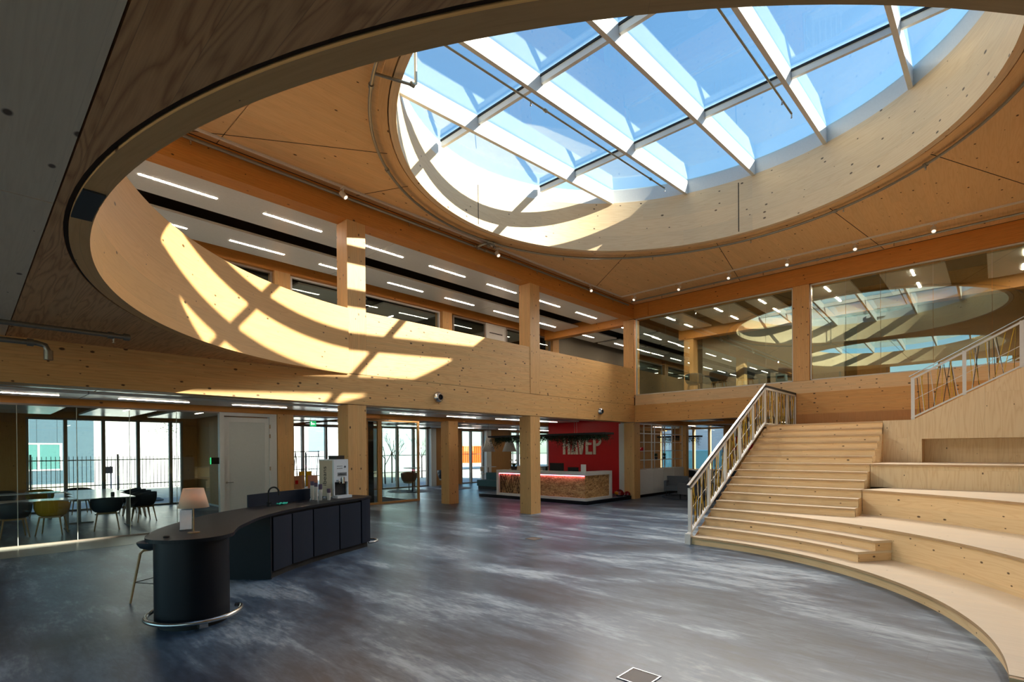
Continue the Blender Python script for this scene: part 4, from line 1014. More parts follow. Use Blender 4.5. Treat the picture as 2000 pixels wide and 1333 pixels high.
# ================================================================ FURNITURE AND OBJECTS
def smooth(P, n=6, closed=False):
    """Catmull-Rom through plan points"""
    out = []; N = len(P)
    rng = range(N) if closed else range(N - 1)
    for i in rng:
        g = (lambda k: P[k % N]) if closed else (lambda k: P[max(0, min(N - 1, k))])
        p0, p1, p2, p3 = [Vector((*g(i + d)[:2], 0)) for d in (-1, 0, 1, 2)]
        for k in range(n):
            t = k / n
            q = 0.5 * ((2 * p1) + (-p0 + p2) * t + (2 * p0 - 5 * p1 + 4 * p2 - p3) * t * t + (-p0 + 3 * p1 - 3 * p2 + p3) * t ** 3)
            out.append((q.x, q.y))
    if not closed: out.append(tuple(P[-1][:2]))
    return out
def text(body, size, mat, parent, loc, rot, extrude=0.001, align='LEFT', name='lettering'):
    c = bpy.data.curves.new(name, 'FONT'); c.body = body; c.size = size; c.extrude = extrude; c.align_x = align
    c.materials.append(mat)
    tmp = bpy.data.objects.new(name + '_curve', c); SC.collection.objects.link(tmp); bpy.context.view_layer.update()
    me = bpy.data.meshes.new_from_object(tmp.evaluated_get(bpy.context.evaluated_depsgraph_get()))
    bpy.data.objects.remove(tmp); bpy.data.curves.remove(c)
    me.materials.clear(); me.materials.append(mat)
    o = bpy.data.objects.new(name, me); SC.collection.objects.link(o); o.parent = parent; o.location = loc; o.rotation_euler = rot
    return o
# ---- the curved coffee bar
CB = thing('coffee_bar', 'black curved coffee bar with a rounded end and dark blue-grey fronts', 'bar counter', (3.0, 7.5, 0))
cx0, cy0 = 3.0, 7.5
loc = lambda P: [(x - cx0, y - cy0) for x, y in P]
front = smooth([(1.33, 6.62), (1.29, 6.42), (1.33, 6.22), (1.46, 6.06), (1.66, 5.975), (1.87, 6.0), (2.03, 6.13), (2.14, 6.36), (2.26, 6.60), (2.45, 6.88), (2.74, 7.28), (3.08, 7.63), (3.50, 7.97), (3.98, 8.25), (4.58, 8.51), (5.15, 8.73), (5.46, 8.90)], 5)
back = smooth([(5.52, 9.05), (5.48, 9.3), (5.36, 9.5), (4.9, 9.46), (4.38, 9.28), (3.7, 9.02), (3.11, 8.70), (2.68, 8.42), (2.29, 8.08), (1.92, 7.64), (1.60, 7.19), (1.42, 6.84)], 5)
# sink opening is modelled as a recessed basin sitting in the top
MB().prism(loc(front + back), 0.922, 0.96, sm=False).build('worktop', M_BLACK, CB, bevel=0.003)
body = smooth([(3.05, 7.70), (3.50, 8.02), (3.98, 8.30), (4.58, 8.56), (5.14, 8.78), (5.40, 8.90)], 5) + smooth([(5.44, 9.1), (5.36, 9.42), (4.9, 9.40), (4.38, 9.22), (3.7, 8.96), (3.13, 8.64), (2.66, 8.08)], 4)
MB().prism(loc(body), 0.10, 0.921).build('cabinet_body', M_BLACK, CB)
sc = lambda P, c, k: [(c[0] + (x - c[0]) * k, c[1] + (y - c[1]) * k) for x, y in P]
MB().prism(loc(sc(body, (4.1, 8.65), 0.965)), 0.0, 0.10).build('plinth', M_RUBBER, CB)
MB().box(0, 0, 0.0, 0.03, 0.62, 0.921).build('end_panel', M_BLACK, CB, loc=(3.045 - cx0, 7.655 - cy0, 0), rz=math.atan2(8.08 - 7.66, 2.655 - 3.04) - PI / 2)
fr_pts = [(3.075, 7.705), (3.49, 7.995), (3.96, 8.265), (4.575, 8.535), (5.135, 8.76), (5.40, 8.87)]
for i, (a, b) in enumerate(zip(fr_pts, fr_pts[1:])):
    mid = ((a[0] + b[0]) / 2, (a[1] + b[1]) / 2)
    P = smooth([a, (mid[0] + 0.006, mid[1] - 0.012), b], 5)
    d = Vector((b[0] - a[0], b[1] - a[1], 0)).normalized(); n = Vector((d.y, -d.x, 0))
    k0, k1 = 1, len(P) - 1
    P = [Vector((x, y, 0)) for x, y in P]; P[0] = P[0] + d * 0.016; P[-1] = P[-1] - d * 0.016
    out = [(q.x + n.x * 0.022, q.y + n.y * 0.022) for q in P]; inn = [(q.x - n.x * 0.004, q.y - n.y * 0.004) for q in P]
    MB().prism(loc(out + inn[::-1]), 0.105, 0.885 if i < 4 else 0.915).build('cabinet_door' if i < 4 else 'end_block', M_NAVY, CB, bevel=0.002)
ped = smooth([(1.38, 6.52), (1.39, 6.32), (1.50, 6.15), (1.68, 6.07), (1.87, 6.10), (2.02, 6.22), (2.07, 6.42), (2.04, 6.66), (1.92, 6.86), (1.74, 6.92), (1.54, 6.82), (1.43, 6.68)], 6, closed=True)
MB().prism(loc(ped), 0.06, 0.921, sm=True, top=False).build('rounded_pedestal', M_BLACK, CB)
MB().prism(loc(sc(ped, (1.72, 6.5), 0.93)), 0.0, 0.06).build('plinth', M_RUBBER, CB)
rail = smooth([(1.44, 6.80), (1.33, 6.62), (1.29, 6.40), (1.36, 6.18), (1.50, 6.04), (1.70, 5.97), (1.92, 6.00), (2.09, 6.14), (2.17, 6.30), (2.13, 6.36)], 6)
rl_ = MB().tube([(x - cx0, y - cy0, 0.10) for x, y in rail], 0.024, 12).build('foot_rail', M_STEEL, CB)
o = MB(); o.box(1.66 - cx0, 5.985 - cy0, 0.03, 1.74 - cx0, 6.09 - cy0, 0.09); o.build('rail_bracket', M_STEEL, CB)
o = MB(); o.tube([(x - cx0, y - cy0, 0.10) for x, y in smooth([(5.30, 8.75), (5.42, 8.74), (5.55, 8.84), (5.58, 8.98), (5.50, 9.1)], 6)], 0.022, 12); o.build('foot_rail', M_STEEL, CB)
o = MB(); bs = smooth([(3.11, 8.685), (3.72, 8.995), (4.40, 9.255)], 6)
d2 = [(x - 0.009, y + 0.018) for x, y in bs]
o.prism(loc(bs + d2[::-1]), 0.9605, 1.16); o.build('backsplash', M_NAVY, CB)
o = MB(); o.prism(loc([(3.53, 8.43), (3.98, 8.62), (3.90, 8.84), (3.45, 8.64)]), 0.9602, 0.9625); o.build('sink_basin', M_RUBBER, CB)
o = MB(); fx, fy = 3.40 - cx0, 8.62 - cy0
o.tube([(fx, fy, 0.96), (fx, fy, 1.03)], 0.026, 14)
path = [(fx, fy, 1.02), (fx, fy, 1.18)] + [(fx + 0.085 * (1 - math.cos(t)) * 0.92, fy - 0.085 * (1 - math.cos(t)) * 0.15, 1.18 + 0.085 * math.sin(t)) for t in [PI * k / 10 for k in range(1, 11)]] + [(fx + 0.157, fy - 0.026, 1.13)]
o.tube(path, 0.013, 12); o.tube([(fx, fy, 1.0), (fx + 0.03, fy - 0.06, 1.02)], 0.009, 8)
o.build('faucet', M_RUBBER, CB)
# cloth
o = MB()
o.grid(lambda a, b: Vector((0.17 * (a - .5) * (1 + .3 * math.sin(5 * b)), 0.11 * (b - .5), 0.012 + 0.022 * max(0, math.sin(7 * a + 3 * b)) + 0.012 * math.sin(11 * b + 2 * a) ** 2)), 16, 12)
tag(o.build('dish_cloth', plain('turquoise_cloth', (60, 210, 184), 0.9), loc=(3.62, 8.66, 0.957), rz=0.4, solid=0.004), 'crumpled turquoise dish cloth beside the black faucet', 'cloth')
# table lamp
L = thing('table_lamp', 'table lamp with a cream cone shade on the end of the black bar', 'lamp', (1.745, 6.46, 0.96))
MB().lathe([(0, 0), (0.06, 0), (0.06, 0.008), (0.012, 0.014), (0, 0.014)], n=24).build('lamp_base', plain('brass', (150, 120, 84), 0.35, metal=0.8), L)
MB().tube([(0, 0, 0.01), (0, 0, 0.40)], 0.007, 10).build('lamp_pole', plain('brass', (150, 120, 84)), L)
def shade_mat():
    m, nt, b, out = nm('linen_shade'); b.inputs['Base Color'].default_value = lin((232, 214, 190)); b.inputs['Roughness'].default_value = 0.9
    b.inputs['Transmission Weight'].default_value = 0.0
    tr = nt.nodes.new('ShaderNodeBsdfTranslucent'); tr.inputs[0].default_value = lin((232, 205, 175)); mx = nt.nodes.new('ShaderNodeMixShader'); mx.inputs[0].default_value = 0.35
    nt.links.new(b.outputs[0], mx.inputs[1]); nt.links.new(tr.outputs[0], mx.inputs[2]); nt.links.new(mx.outputs[0], out.inputs[0]); return m
M_SHADE = shade_mat()
MB().lathe([(0.150, 0.28), (0.098, 0.49)], n=40).build('lamp_shade', M_SHADE, L, solid=0.003)
MB().lathe([(0, 0.36), (0.025, 0.375), (0.03, 0.40), (0.02, 0.425), (0, 0.43)], n=14).build('bulb', emit('warm_bulb', (255, 190, 130), 6.0), L)
# menu card stand
c = thing('menu_card', 'white card in a stand leaning beside the table lamp', 'card', (1.74, 6.74, 0.96), math.radians(-22))
MB().obox((0, 0, 0.012), (0, 0.03, 0.225), 0.115, 0.004, up=(0, 1, 0)).build('card', plain('card_white', (226, 228, 234), 0.6), c)
MB().box(-0.06, -0.03, 0.0, 0.06, 0.04, 0.01).build('stand_foot', plain('clear_plastic', (90, 94, 98), 0.2), c)
tag(MB().lathe([(0, 0), (0.028, 0), (0.03, 0.012), (0.02, 0.018), (0, 0.018)], n=20).build('puck', M_RUBBER, loc=(1.455, 6.32, 0.9605)), 'small black puck near the rounded tip of the bar', 'puck')
# coffee machine
fm = math.atan2(0.2, 0.98)
K = thing('coffee_machine', 'white and beige coffee machine standing at the far end of the bar', 'coffee machine', (4.78, 9.085, 0.96), fm)
M_BEIGE = plain('machine_beige', (196, 180, 156), 0.5)
M_MWHITE = plain('machine_white', (214, 222, 226), 0.3)
w, dpt, hh = 0.34, 0.42, 0.73
o = MB(); o.box(0.0, 0.045, 0.03, 0.02, dpt, hh - 0.02); o.build('side_panel', M_BEIGE, K, bevel=0.004)
MB().box(w - 0.02, 0.045, 0.03, w, dpt, hh - 0.02).build('side_panel', M_BEIGE, K, bevel=0.004)
MB().box(0.021, 0.25, 0.03, w - 0.021, dpt, hh - 0.02).build('body', M_MWHITE, K)
MB().box(0.0, 0.0, hh - 0.02, w, dpt, hh - 0.001).build('top_cover', M_MWHITE, K)
fp = MB(); fp.box(0.0, 0.0, 0.30, w, 0.044, hh - 0.021); fp.box(0.0, 0.0, 0.05, 0.02, 0.044, 0.30); fp.box(w - 0.02, 0.0, 0.05, w, 0.044, 0.30); fp.box(0.021, 0.046, 0.32, w - 0.021, 0.24, hh - 0.03)
fpo = fp.build('front_panel', M_MWHITE, K)
o = MB()
for r in range(2):
    for cc in range(4): o.lathe([(0, -0.003), (0.009, -0.003), (0.009, 0.001)], (0.085 + cc * 0.034, 0, hh - 0.13 - r * 0.042), 10, 'y')
o.lathe([(0, -0.004), (0.02, -0.004), (0.02, 0.001)], (0.262, 0, hh - 0.145), 16, 'y')
o.build('button', plain('button_grey', (70, 84, 92), 0.4), fpo)
MB().box(0.085, -0.004, hh - 0.32, 0.30, 0.0, hh - 0.25).build('name_plate', plain('plate_grey', (120, 128, 132), 0.4), fpo)
text('selibeans', 0.05, M_BLACK, K, (0.095, -0.0052, hh - 0.297), (PI / 2, 0, 0))
text('ibeans', 0.15, plain('dark_print', (44, 36, 44), 0.6), K, (-0.0015, 0.215, 0.225), (PI / 2, -PI / 2, -PI / 2))
MB().box(0.021, 0.05, 0.06, w - 0.021, 0.24, 0.32).build('cup_bay', M_RUBBER, K)
o = MB(); o.lathe([(0, 0), (0.03, 0), (0.03, 0.12), (0, 0.12)], (0.2, -0.02, 0.27), 16); o.build('spout', M_STEEL, K)
o = MB(); o.tube([(0.06, 0.0, 0.33), (0.1, -0.02, 0.34), (0.115, -0.025, 0.28)], 0.012, 10); o.build('milk_pipe', M_STEEL, K)
MB().box(-0.0, -0.10, 0.0, w, 0.044, 0.048).build('drip_tray', M_MWHITE, K, bevel=0.004)
MB().box(0.12, 0.06, hh, 0.30, 0.30, hh + 0.07).build('bean_hopper', plain('smoked_plastic', (30, 30, 34), 0.2), K)
o = MB()
for x, y in ((0.03, 0.06), (0.3, 0.06), (0.03, 0.38), (0.3, 0.38)): o.lathe([(0, 0), (0.018, 0), (0.018, 0.03), (0, 0.03)], (x, y, 0), 10)
o.build('foot', M_RUBBER, K)
# paper cups : stacks, each cup a thing
def cup_mb():
    return MB().lathe([(0, 0.002), (0.026, 0.0), (0.034, 0.082), (0.037, 0.084), (0.036, 0.088), (0.033, 0.086), (0.0255, 0.006)], n=20)
M_CUPW = plain('cup_white', (214, 208, 198), 0.6); M_CUPP = plain('cup_purple_print', (92, 74, 96), 0.6, noise=0.5, nscale=60)
cw_ = cup_mb().build('paper_cup', M_CUPW); cp_ = cup_mb().build('paper_cup', M_CUPP)
first = [True, True]
for si, (x, y, n, pn, where) in enumerate(((4.38, 9.13, 9, 2, 'tallest stack against the backsplash'), (4.40, 9.03, 8, 2, 'second stack'), (4.42, 8.90, 6, 3, 'third stack'), (4.55, 8.84, 3, 2, 'shortest stack beside the machine'))):
    z = 0.9605
    for k in range(n + pn):
        src = cw_ if k < n else cp_; idx = 0 if k < n else 1
        lab = ('plain white paper cup, %s in the %s' if k < n else 'purple printed paper cup, %s in the %s') % (ORD[k] + ' lowest' if k else 'lowest', where)
        gr = ('white cups of the ' if k < n else 'printed cups of the ') + where
        if first[idx]: o = src; first[idx] = False
        else: o = src.copy(); SC.collection.objects.link(o)
        o.location = (x, y, z); tag(o, lab, 'cup', gr)
        z += 0.022 if k != n - 1 else 0.05
# ---- shell chairs
def chair(name, mat, label, seat_h=0.44, leg_m=M_OAK):
    t = thing(name, label, 'chair')
    def shell(a, b):
        th = (a - 0.5) * 2 * math.radians(158)      # 0 = back
        rx, ry = 0.31, 0.28
        armh = 0.35 * (0.55 + 0.45 * math.cos(th * 0.62)) if abs(th) < 2.2 else max(0.02, 0.30 * (0.55 + 0.45 * math.cos(2.2 * 0.62)) * (1 - (abs(th) - 2.2) / 0.56))
        lip = b
        r = 0.62 + 0.42 * math.sin(lip * PI / 2)
        r = min(r, 1.0)
        z = seat_h + armh * max(0, lip - 0.12) ** 1.4 / (0.88 ** 1.4)
        return Vector((rx * r * math.sin(th), ry * r * math.cos(th), z))
    o = MB(); o.grid(shell, 36, 8)
    o.grid(lambda a, b: Vector((0.30 * 0.62 * b * math.sin((a - .5) * 2 * PI), 0.27 * 0.62 * b * math.cos((a - .5) * 2 * PI) , seat_h - 0.012 * (1 - b))), 24, 3)
    # front part of the seat
    o.grid(lambda a, b: Vector(((a - .5) * 0.40, -0.12 - 0.13 * b, seat_h - 0.015 * b * b + 0.03 * abs(a - .5) ** 2)), 6, 3)
    o.build('seat_shell', mat, t, solid=0.014)
    f = MB(); f.box(-0.19, 0.14, seat_h - 0.05, 0.19, 0.165, seat_h - 0.018); f.box(-0.19, -0.165, seat_h - 0.05, 0.19, -0.14, seat_h - 0.018); f.box(-0.19, -0.14, seat_h - 0.05, -0.165, 0.14, seat_h - 0.018); f.box(0.165, -0.14, seat_h - 0.05, 0.19, 0.14, seat_h - 0.018)
    f.build('seat_frame', leg_m, t)
    for sx in (-1, 1):
        for sy in (-1, 1):
            MB().tube([(sx * 0.175, sy * 0.15, seat_h - 0.02), (sx * 0.235, sy * 0.215, 0.0)], [0.018, 0.012], 10).build('leg', leg_m, t)
    return t
ch0 = chair('shell_chair', M_SHELL, 'charcoal shell chair at the left edge, nearest row of the meeting table')
chy = chair('shell_chair', M_YELLOW, 'mustard yellow shell chair in the nearest row of the meeting table')
# chair back faces local +y ; at the near side of the table the back faces the viewer (-y world) -> rz = pi
G1 = 'charcoal chairs around the meeting table'
ch0.location = (0.76, 15.74, 0); ch0.rotation_euler[2] = PI + 0.1; ch0['group'] = G1
chy.location = (1.40, 15.72, 0); chy.rotation_euler[2] = PI - 0.35; chy['group'] = 'yellow chairs around the meeting table'
dup(ch0, (2.38, 15.62, 0), PI - 0.15, 'charcoal shell chair at the near side by the table corner with the dark jar', G1)
dup(ch0, (3.35, 16.75, 0), -PI / 2 + 0.1, 'charcoal shell chair at the right end of the table, nearest of four', G1)
dup(ch0, (3.38, 17.5, 0), -PI / 2, 'charcoal shell chair at the right end of the table, second of four', G1)
dup(ch0, (3.40, 18.2, 0), -PI / 2, 'charcoal shell chair at the right end of the table, third of four', G1)
dup(ch0, (3.42, 18.9, 0), -PI / 2, 'charcoal shell chair at the right end of the table, farthest of four', G1)
dup(ch0, (2.45, 20.35, 0), 0.1, 'charcoal shell chair at the far side near the window mullion', G1)
dup(chy, (1.55, 20.3, 0), 0.0, 'mustard yellow shell chair at the far side of the table by the window', 'yellow chairs around the meeting table')
dup(ch0, (0.75, 20.3, 0), -0.1, 'charcoal shell chair at the far side, behind the left part of the table', G1)
# ---- meeting tables in a U
M_TOP = plain('pale_table_top', (236, 240, 242), 0.16)
def table(x0, y0, x1, y1, label, legs):
    t = thing('meeting_table', label, 'table', ((x0 + x1) / 2, (y0 + y1) / 2, 0), 0, 'meeting tables'); cx, cy = (x0 + x1) / 2, (y0 + y1) / 2
    MB().box(x0 - cx, y0 - cy, 0.715, x1 - cx, y1 - cy, 0.74).build('table_top', M_TOP, t, bevel=0.003)
    for lx, ly, ax in legs:
        o = MB(); o.box(lx - cx - 0.04, ly - cy - 0.025, 0.03, lx - cx + 0.04, ly - cy + 0.025, 0.714)
        if ax == 'y': o.box(lx - cx - 0.03, ly - cy - 0.30, 0, lx - cx + 0.03, ly - cy + 0.30, 0.03)
        else: o.box(lx - cx - 0.30, ly - cy - 0.03, 0, lx - cx + 0.30, ly - cy + 0.03, 0.03)
        o.build('leg', plain('satin_aluminium', (176, 180, 180), 0.3, metal=0.6), t)
    return t
table(0.1, 16.15, 1.88, 16.92, 'left near table of the horseshoe in the meeting room', [(1.72, 16.35, 'y'), (0.3, 16.5, 'y')])
table(-1.7, 16.15, 0.09, 16.92, 'table at the left picture edge in the near row of the meeting room', [(-1.5, 16.5, 'y')])
table(1.89, 15.98, 3.02, 18.0, 'near half of the right-hand table with the dark jar on it', [(2.9, 16.2, 'y'), (2.1, 17.6, 'x')])
table(2.02, 18.01, 3.15, 20.0, 'far half of the right-hand table under the window', [(3.0, 19.6, 'x')])
table(0.1, 19.4, 2.01, 20.05, 'far table of the horseshoe along the window', [(0.4, 19.7, 'y'), (1.7, 19.7, 'y')])
table(-1.9, 19.4, 0.09, 20.05, 'far table at the left picture edge', [(-1.5, 19.7, 'y')])
tag(MB().lathe([(0, 0), (0.04, 0), (0.042, 0.07), (0.036, 0.11), (0.034, 0.11), (0.034, 0.02), (0, 0.02)], n=18).build('jar', plain('smoked_jar', (60, 58, 60), 0.3), loc=(2.62, 16.4, 0.7405)), 'small dark jar on the meeting table corner', 'jar')
t = thing('room_display', 'black room booking screen with a green edge light beside the door frame', 'screen', (4.16, 13.99, 1.55))
MB().box(0, -0.02, 0, 0.18, 0.0, 0.16).build('screen', plain('screen_black', (14, 18, 20), 0.15), t, bevel=0.004)
MB().box(-0.006, -0.018, 0, -0.001, 0.0, 0.16).build('edge_light', emit('green_edge', (40, 220, 110), 1.5), t)
t = thing('wall_socket', 'white double wall socket low on the meeting room side wall', 'socket', (5.895, 17.1, 0.42))
MB().box(-0.012, -0.08, 0, 0, -0.005, 0.08).build('plate', M_WHITE, t); MB().box(-0.012, 0.005, 0, 0, 0.08, 0.08).build('plate', M_WHITE, t)
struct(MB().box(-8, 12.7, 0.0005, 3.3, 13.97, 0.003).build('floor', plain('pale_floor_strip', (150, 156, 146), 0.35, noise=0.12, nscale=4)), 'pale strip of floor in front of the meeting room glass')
# ---- bar stool
s = thing('bar_stool', 'bar stool with a black padded seat and oak legs behind the rounded bar end', 'stool', (1.66, 7.68, 0), 0.5)
o = MB(); o.lathe([(0, 0.64), (0.10, 0.642), (0.17, 0.67), (0.20, 0.715), (0.205, 0.74), (0.19, 0.745), (0.12, 0.725), (0, 0.72)], n=32); o.build('seat', M_SHELL, s)
for k in range(4):
    a = PI / 4 + k * PI / 2; c_, s_ = math.cos(a), math.sin(a)
    MB().tube([(c_ * 0.05, s_ * 0.05, 0.638), (c_ * 0.13, s_ * 0.13, 0.635), (c_ * 0.165, s_ * 0.165, 0.60), (c_ * 0.27, s_ * 0.27, 0.0)], [0.014, 0.014, 0.015, 0.012], 10).build('leg', M_OAK, s)
o = MB()
for k in range(4):
    a, b = PI / 4 + k * PI / 2, PI / 4 + (k + 1) * PI / 2; r = 0.225
    o.tube([(math.cos(a) * r, math.sin(a) * r, 0.25), (math.cos(b) * r, math.sin(b) * r, 0.25)], 0.005, 6)
o.build('foot_ring', M_RUBBER, s)
# ---- exit sign, bags, racks behind the bar
t = thing('exit_sign', 'green and white hanging emergency exit sign above the coffee machine', 'sign', (7.72, 16.0, 2.64))
MB().box(-0.10, -0.01, 0, 0.10, 0.01, 0.17).build('sign_plate', emit('exit_green', (20, 140, 80), 0.7), t)
o = MB(); o.box(-0.07, -0.0115, 0.05, -0.045, -0.0105, 0.12); o.box(-0.02, -0.0115, 0.07, 0.06, -0.0105, 0.09); o.lathe([(0, 0), (0.014, 0)], (-0.057, -0.0112, 0.137), 10, 'y')
o.face([(-0.035, -0.0112, 0.08), (0.0, -0.0112, 0.115), (0.0, -0.0112, 0.045)]); o.build('pictogram', emit('exit_white', (240, 250, 245), 1.0), t)
MB().tube([(-0.08, 0, 0.17), (-0.08, 0, 0.30)], 0.004, 6).build('rod', M_STEEL, t); MB().tube([(0.08, 0, 0.17), (0.08, 0, 0.30)], 0.004, 6).build('rod', M_STEEL, t)
t = thing('display_table', 'pale wooden table holding paper bags behind the bar', 'table', (7.9, 16.7, 0))
MB().box(-1.0, -0.35, 0.60, 1.0, 0.35, 0.63).build('table_top', W_TREAD, t)
for x in (-0.9, 0.9):
    for y in (-0.3, 0.3): MB().box(x - .03, y - .03, 0, x + .03, y + .03, 0.6).build('leg', W_TREAD, t)
M_KRAFT = plain('kraft_paper', (200, 160, 124), 0.8)
def bag(x, y, rz, label, red=True, m=M_KRAFT):
    b = thing('paper_bag', label, 'bag', (x, y, 0.63), rz, 'paper bags on the display table')
    o = MB(); w, d, h = 0.15, 0.07, 0.42
    B = [(-w, -d, 0), (w, -d, 0), (w, d, 0), (-w, d, 0)]; T = [(-w, -d * .5, h), (w, -d * .5, h), (w, d * .5, h), (-w, d * .5, h)]
    o.face(B[::-1])
    for k in range(4): j = (k + 1) % 4; o.face([B[k], B[j], T[j], T[k]])
    o.build('bag_body', m, b, solid=0.003)
    o = MB()
    for yy in (-d * .5, d * .5): o.tube([(-0.05, yy, h), (-0.045, yy, h + 0.07), (0, yy, h + 0.10), (0.045, yy, h + 0.07), (0.05, yy, h)], 0.004, 6)
    o.build('handle', m, b)
    if red: MB().box(-0.045, -d * 0.93, 0.16, 0.045, -d * 0.70, 0.28).build('red_emblem', M_RED, b)
bag(7.40, 16.5, -0.45, 'kraft paper bag with a red emblem, leftmost on the table behind the bar')
bag(7.66, 16.75, 0.9, 'kraft paper bag turned sideways between its neighbours', False)
bag(7.98, 16.6, -0.3, 'pinkish paper bag beside the coffee machine', False, plain('pink_paper', (214, 168, 150), 0.8))
def rack(x, y, label):
    r = thing('clothes_rack', label, 'clothes rack', (x, y, 0), 0.1)
    o = MB()
    for xx in (-0.45, 0.45):
        o.tube([(xx, -0.25, 0.02), (xx, 0, 1.85), (xx, 0.25, 0.02)], 0.014, 8)
    o.tube([(-0.5, 0, 1.83), (0.5, 0, 1.83)], 0.014, 8); o.tube([(-0.5, 0, 1.2), (0.5, 0, 1.2)], 0.012, 8)
    o.build('frame', M_DARKG, r)
    return r
rack(8.55, 18.2, 'dark metal clothes rack behind the bar near the window')
for k, (x, c_) in enumerate(((8.35, M_YELLOW), (8.62, M_YELLOW))):
    v = thing('work_vest', 'bright yellow work vest hanging from the rack, %s one' % ('left', 'right')[k], 'vest', (x, 18.2, 1.12), 0.5, 'yellow vests on the rack')
    o = MB(); o.grid(lambda a, b: Vector(((a - .5) * (0.30 + 0.08 * b), 0.035 * math.sin(a * 9), -b * 0.55)), 12, 6); o.build('vest_cloth', plain('hi_vis_yellow', (250, 205, 20), 0.8), v, solid=0.01)
    MB().tube([(-0.14, 0, 0), (0, 0, 0.07), (0.14, 0, 0)], 0.006, 6).build('hanger', M_STEEL, v)
# ---- egg chairs, rugs, high table behind the booth
def egg(x, y, rz, label):
    e = thing('egg_chair', label, 'chair', (x, y, 0), rz, 'round lounge chairs on rugs')
    def f(a, b):
        th = (a - .5) * 2 * PI; ph = b * PI * 0.5
        hz = 0.22 + 0.14 * (1 + math.cos(th)) * 0.5
        return Vector((0.36 * math.sin(th) * math.sin(ph + .05), 0.33 * math.cos(th) * math.sin(ph + .05), 0.62 - math.cos(ph) * 0.26 + (hz - 0.1) * (b ** 3)))
    MB().grid(f, 28, 10).build('shell', M_SHELL, e, solid=0.02)
    MB().lathe([(0, 0.33), (0.24, 0.37), (0.27, 0.42), (0.2, 0.45), (0, 0.45)], n=24).build('cushion', plain('cushion_cream', (190, 186, 170), 0.9), e)
    o = MB(); o.tube([(0, 0, 0.02), (0, 0, 0.36)], 0.02, 10)
    for k in range(4): o.obox((0, 0, 0.02), (0.28 * math.cos(k * PI / 2 + .4), 0.28 * math.sin(k * PI / 2 + .4), 0.012), 0.03, 0.018)
    o.build('swivel_base', M_RUBBER, e)
egg(13.9, 19.5, 2.6, 'round lounge chair seen through the glass booth')
egg(16.3, 19.9, 1.9, 'dark round lounge chair left of the rear wooden column')
for k, (x, y, r) in enumerate(((13.9, 19.4, 1.0), (16.2, 19.2, 0.9))):
    tag(MB().lathe([(0, 0.001), (r, 0.001), (r, 0.012), (0, 0.012)], n=48).build('round_rug', plain('pale_rug', (150, 152, 158), 0.95, noise=0.2, nscale=60), loc=(x, y, 0)), 'pale round rug under the %s lounge chair' % ('booth', 'dark')[k], 'rug')
t = thing('high_table', 'round high table beside the egg chair behind the booth glass', 'table', (13.55, 18.75, 0))
MB().lathe([(0, 1.06), (0.38, 1.06), (0.38, 1.085), (0, 1.085)], n=32).build('table_top', M_WHITE, t)
MB().tube([(0, 0, 0.02), (0, 0, 1.06)], 0.03, 10).build('pillar', M_RUBBER, t); MB().lathe([(0, 0.013), (0.26, 0.013), (0.26, 0.025), (0, 0.03)], n=28).build('foot', M_RUBBER, t)
# ---- reception
PF = thing('reception_platform', 'low dark-edged platform under the reception desk', 'platform', (14.05, 9.86, 0))
pp = [(0, 0.0), (2.80, -0.02), (2.80, 0.30), (3.12, 0.30), (3.12, 4.2), (3.12, 5.45), (0.6, 5.45)] + [(0.45 + 0.45 * math.cos(math.radians(a)), 5.0 + 0.45 * math.sin(math.radians(a))) for a in range(90, 181, 15)]
MB().prism(pp, 0.0, 0.115).build('platform_side', M_BLACK, PF); MB().prism(pp, 0.1151, 0.1205).build('platform_top', M_FLOOR, PF)
D = thing('reception_desk', 'white-framed reception desk with strand board fronts and pink light', 'desk', (14.06, 9.92, 0.121))
hh = 0.96; LD = 4.13; WD = 1.63; fw = 0.12
f = MB(); f.box(0, 0, hh - 0.12, 0.45, LD, hh); f.box(0, 0, 0, 0.30, LD, 0.09); f.box(0, LD - fw, 0.09, 0.30, LD, hh - 0.12)
f.box(0.451, 0, hh - 0.12, WD, 0.4, hh); f.box(0.301, 0, 0, WD, 0.3, 0.09); f.box(WD - fw, 0, 0.09, WD, 0.3, hh - 0.12)
f.build('desk_frame', M_WHITE, D, bevel=0.004)
MB().box(0.06, 0.05, 0.091, 0.10, LD - fw - 0.001, hh - 0.121).build('strand_board_front', M_OSB, D)
MB().box(0.101, 0.05, 0.091, WD - fw - 0.001, 0.09, hh - 0.121).build('strand_board_side', M_OSB, D)
MB().box(0.015, 0.06, hh - 0.138, 0.045, LD - fw - 0.02, hh - 0.1205).build('light_strip', emit('pink_led', (255, 130, 170), 5.0), D)
o = MB(); rn = random.Random(5)
for k in range(46):
    y1 = LD - fw - 0.05 - rn.random() * 1.75; y2 = min(LD - fw - 0.05, max(LD - 2.05, y1 + rn.uniform(-0.45, 0.45)))
    o.tube([(0.045, y1, 0.10), (0.045, y2, hh - 0.14)], 0.006, 5, caps=False)
o.build('twig_lacing', plain('dark_twigs', (74, 48, 36), 0.7), D)
MB().box(0.5, 0.5, hh - 0.30, 1.1, LD, hh - 0.26).build('inner_worktop', M_WHITE, D)
def monitor(y, x, w, h, label, z=0.85):
    m = thing('monitor', label, 'monitor', (x, y, z), 0)
    MB().box(-0.015, -w / 2, 0.12, 0.015, w / 2, 0.12 + h).build('display', M_RUBBER, m)
    o = MB(); o.box(0.0, -0.03, 0.0, 0.02, 0.03, 0.14); o.box(-0.08, -0.12, 0, 0.1, 0.12, 0.012); o.build('monitor_stand', M_DARKG, m)
monitor(11.65, 14.75, 0.62, 0.38, 'large black monitor behind the reception desk')
monitor(10.92, 14.75, 0.45, 0.24, 'smaller black monitor on the reception desk')
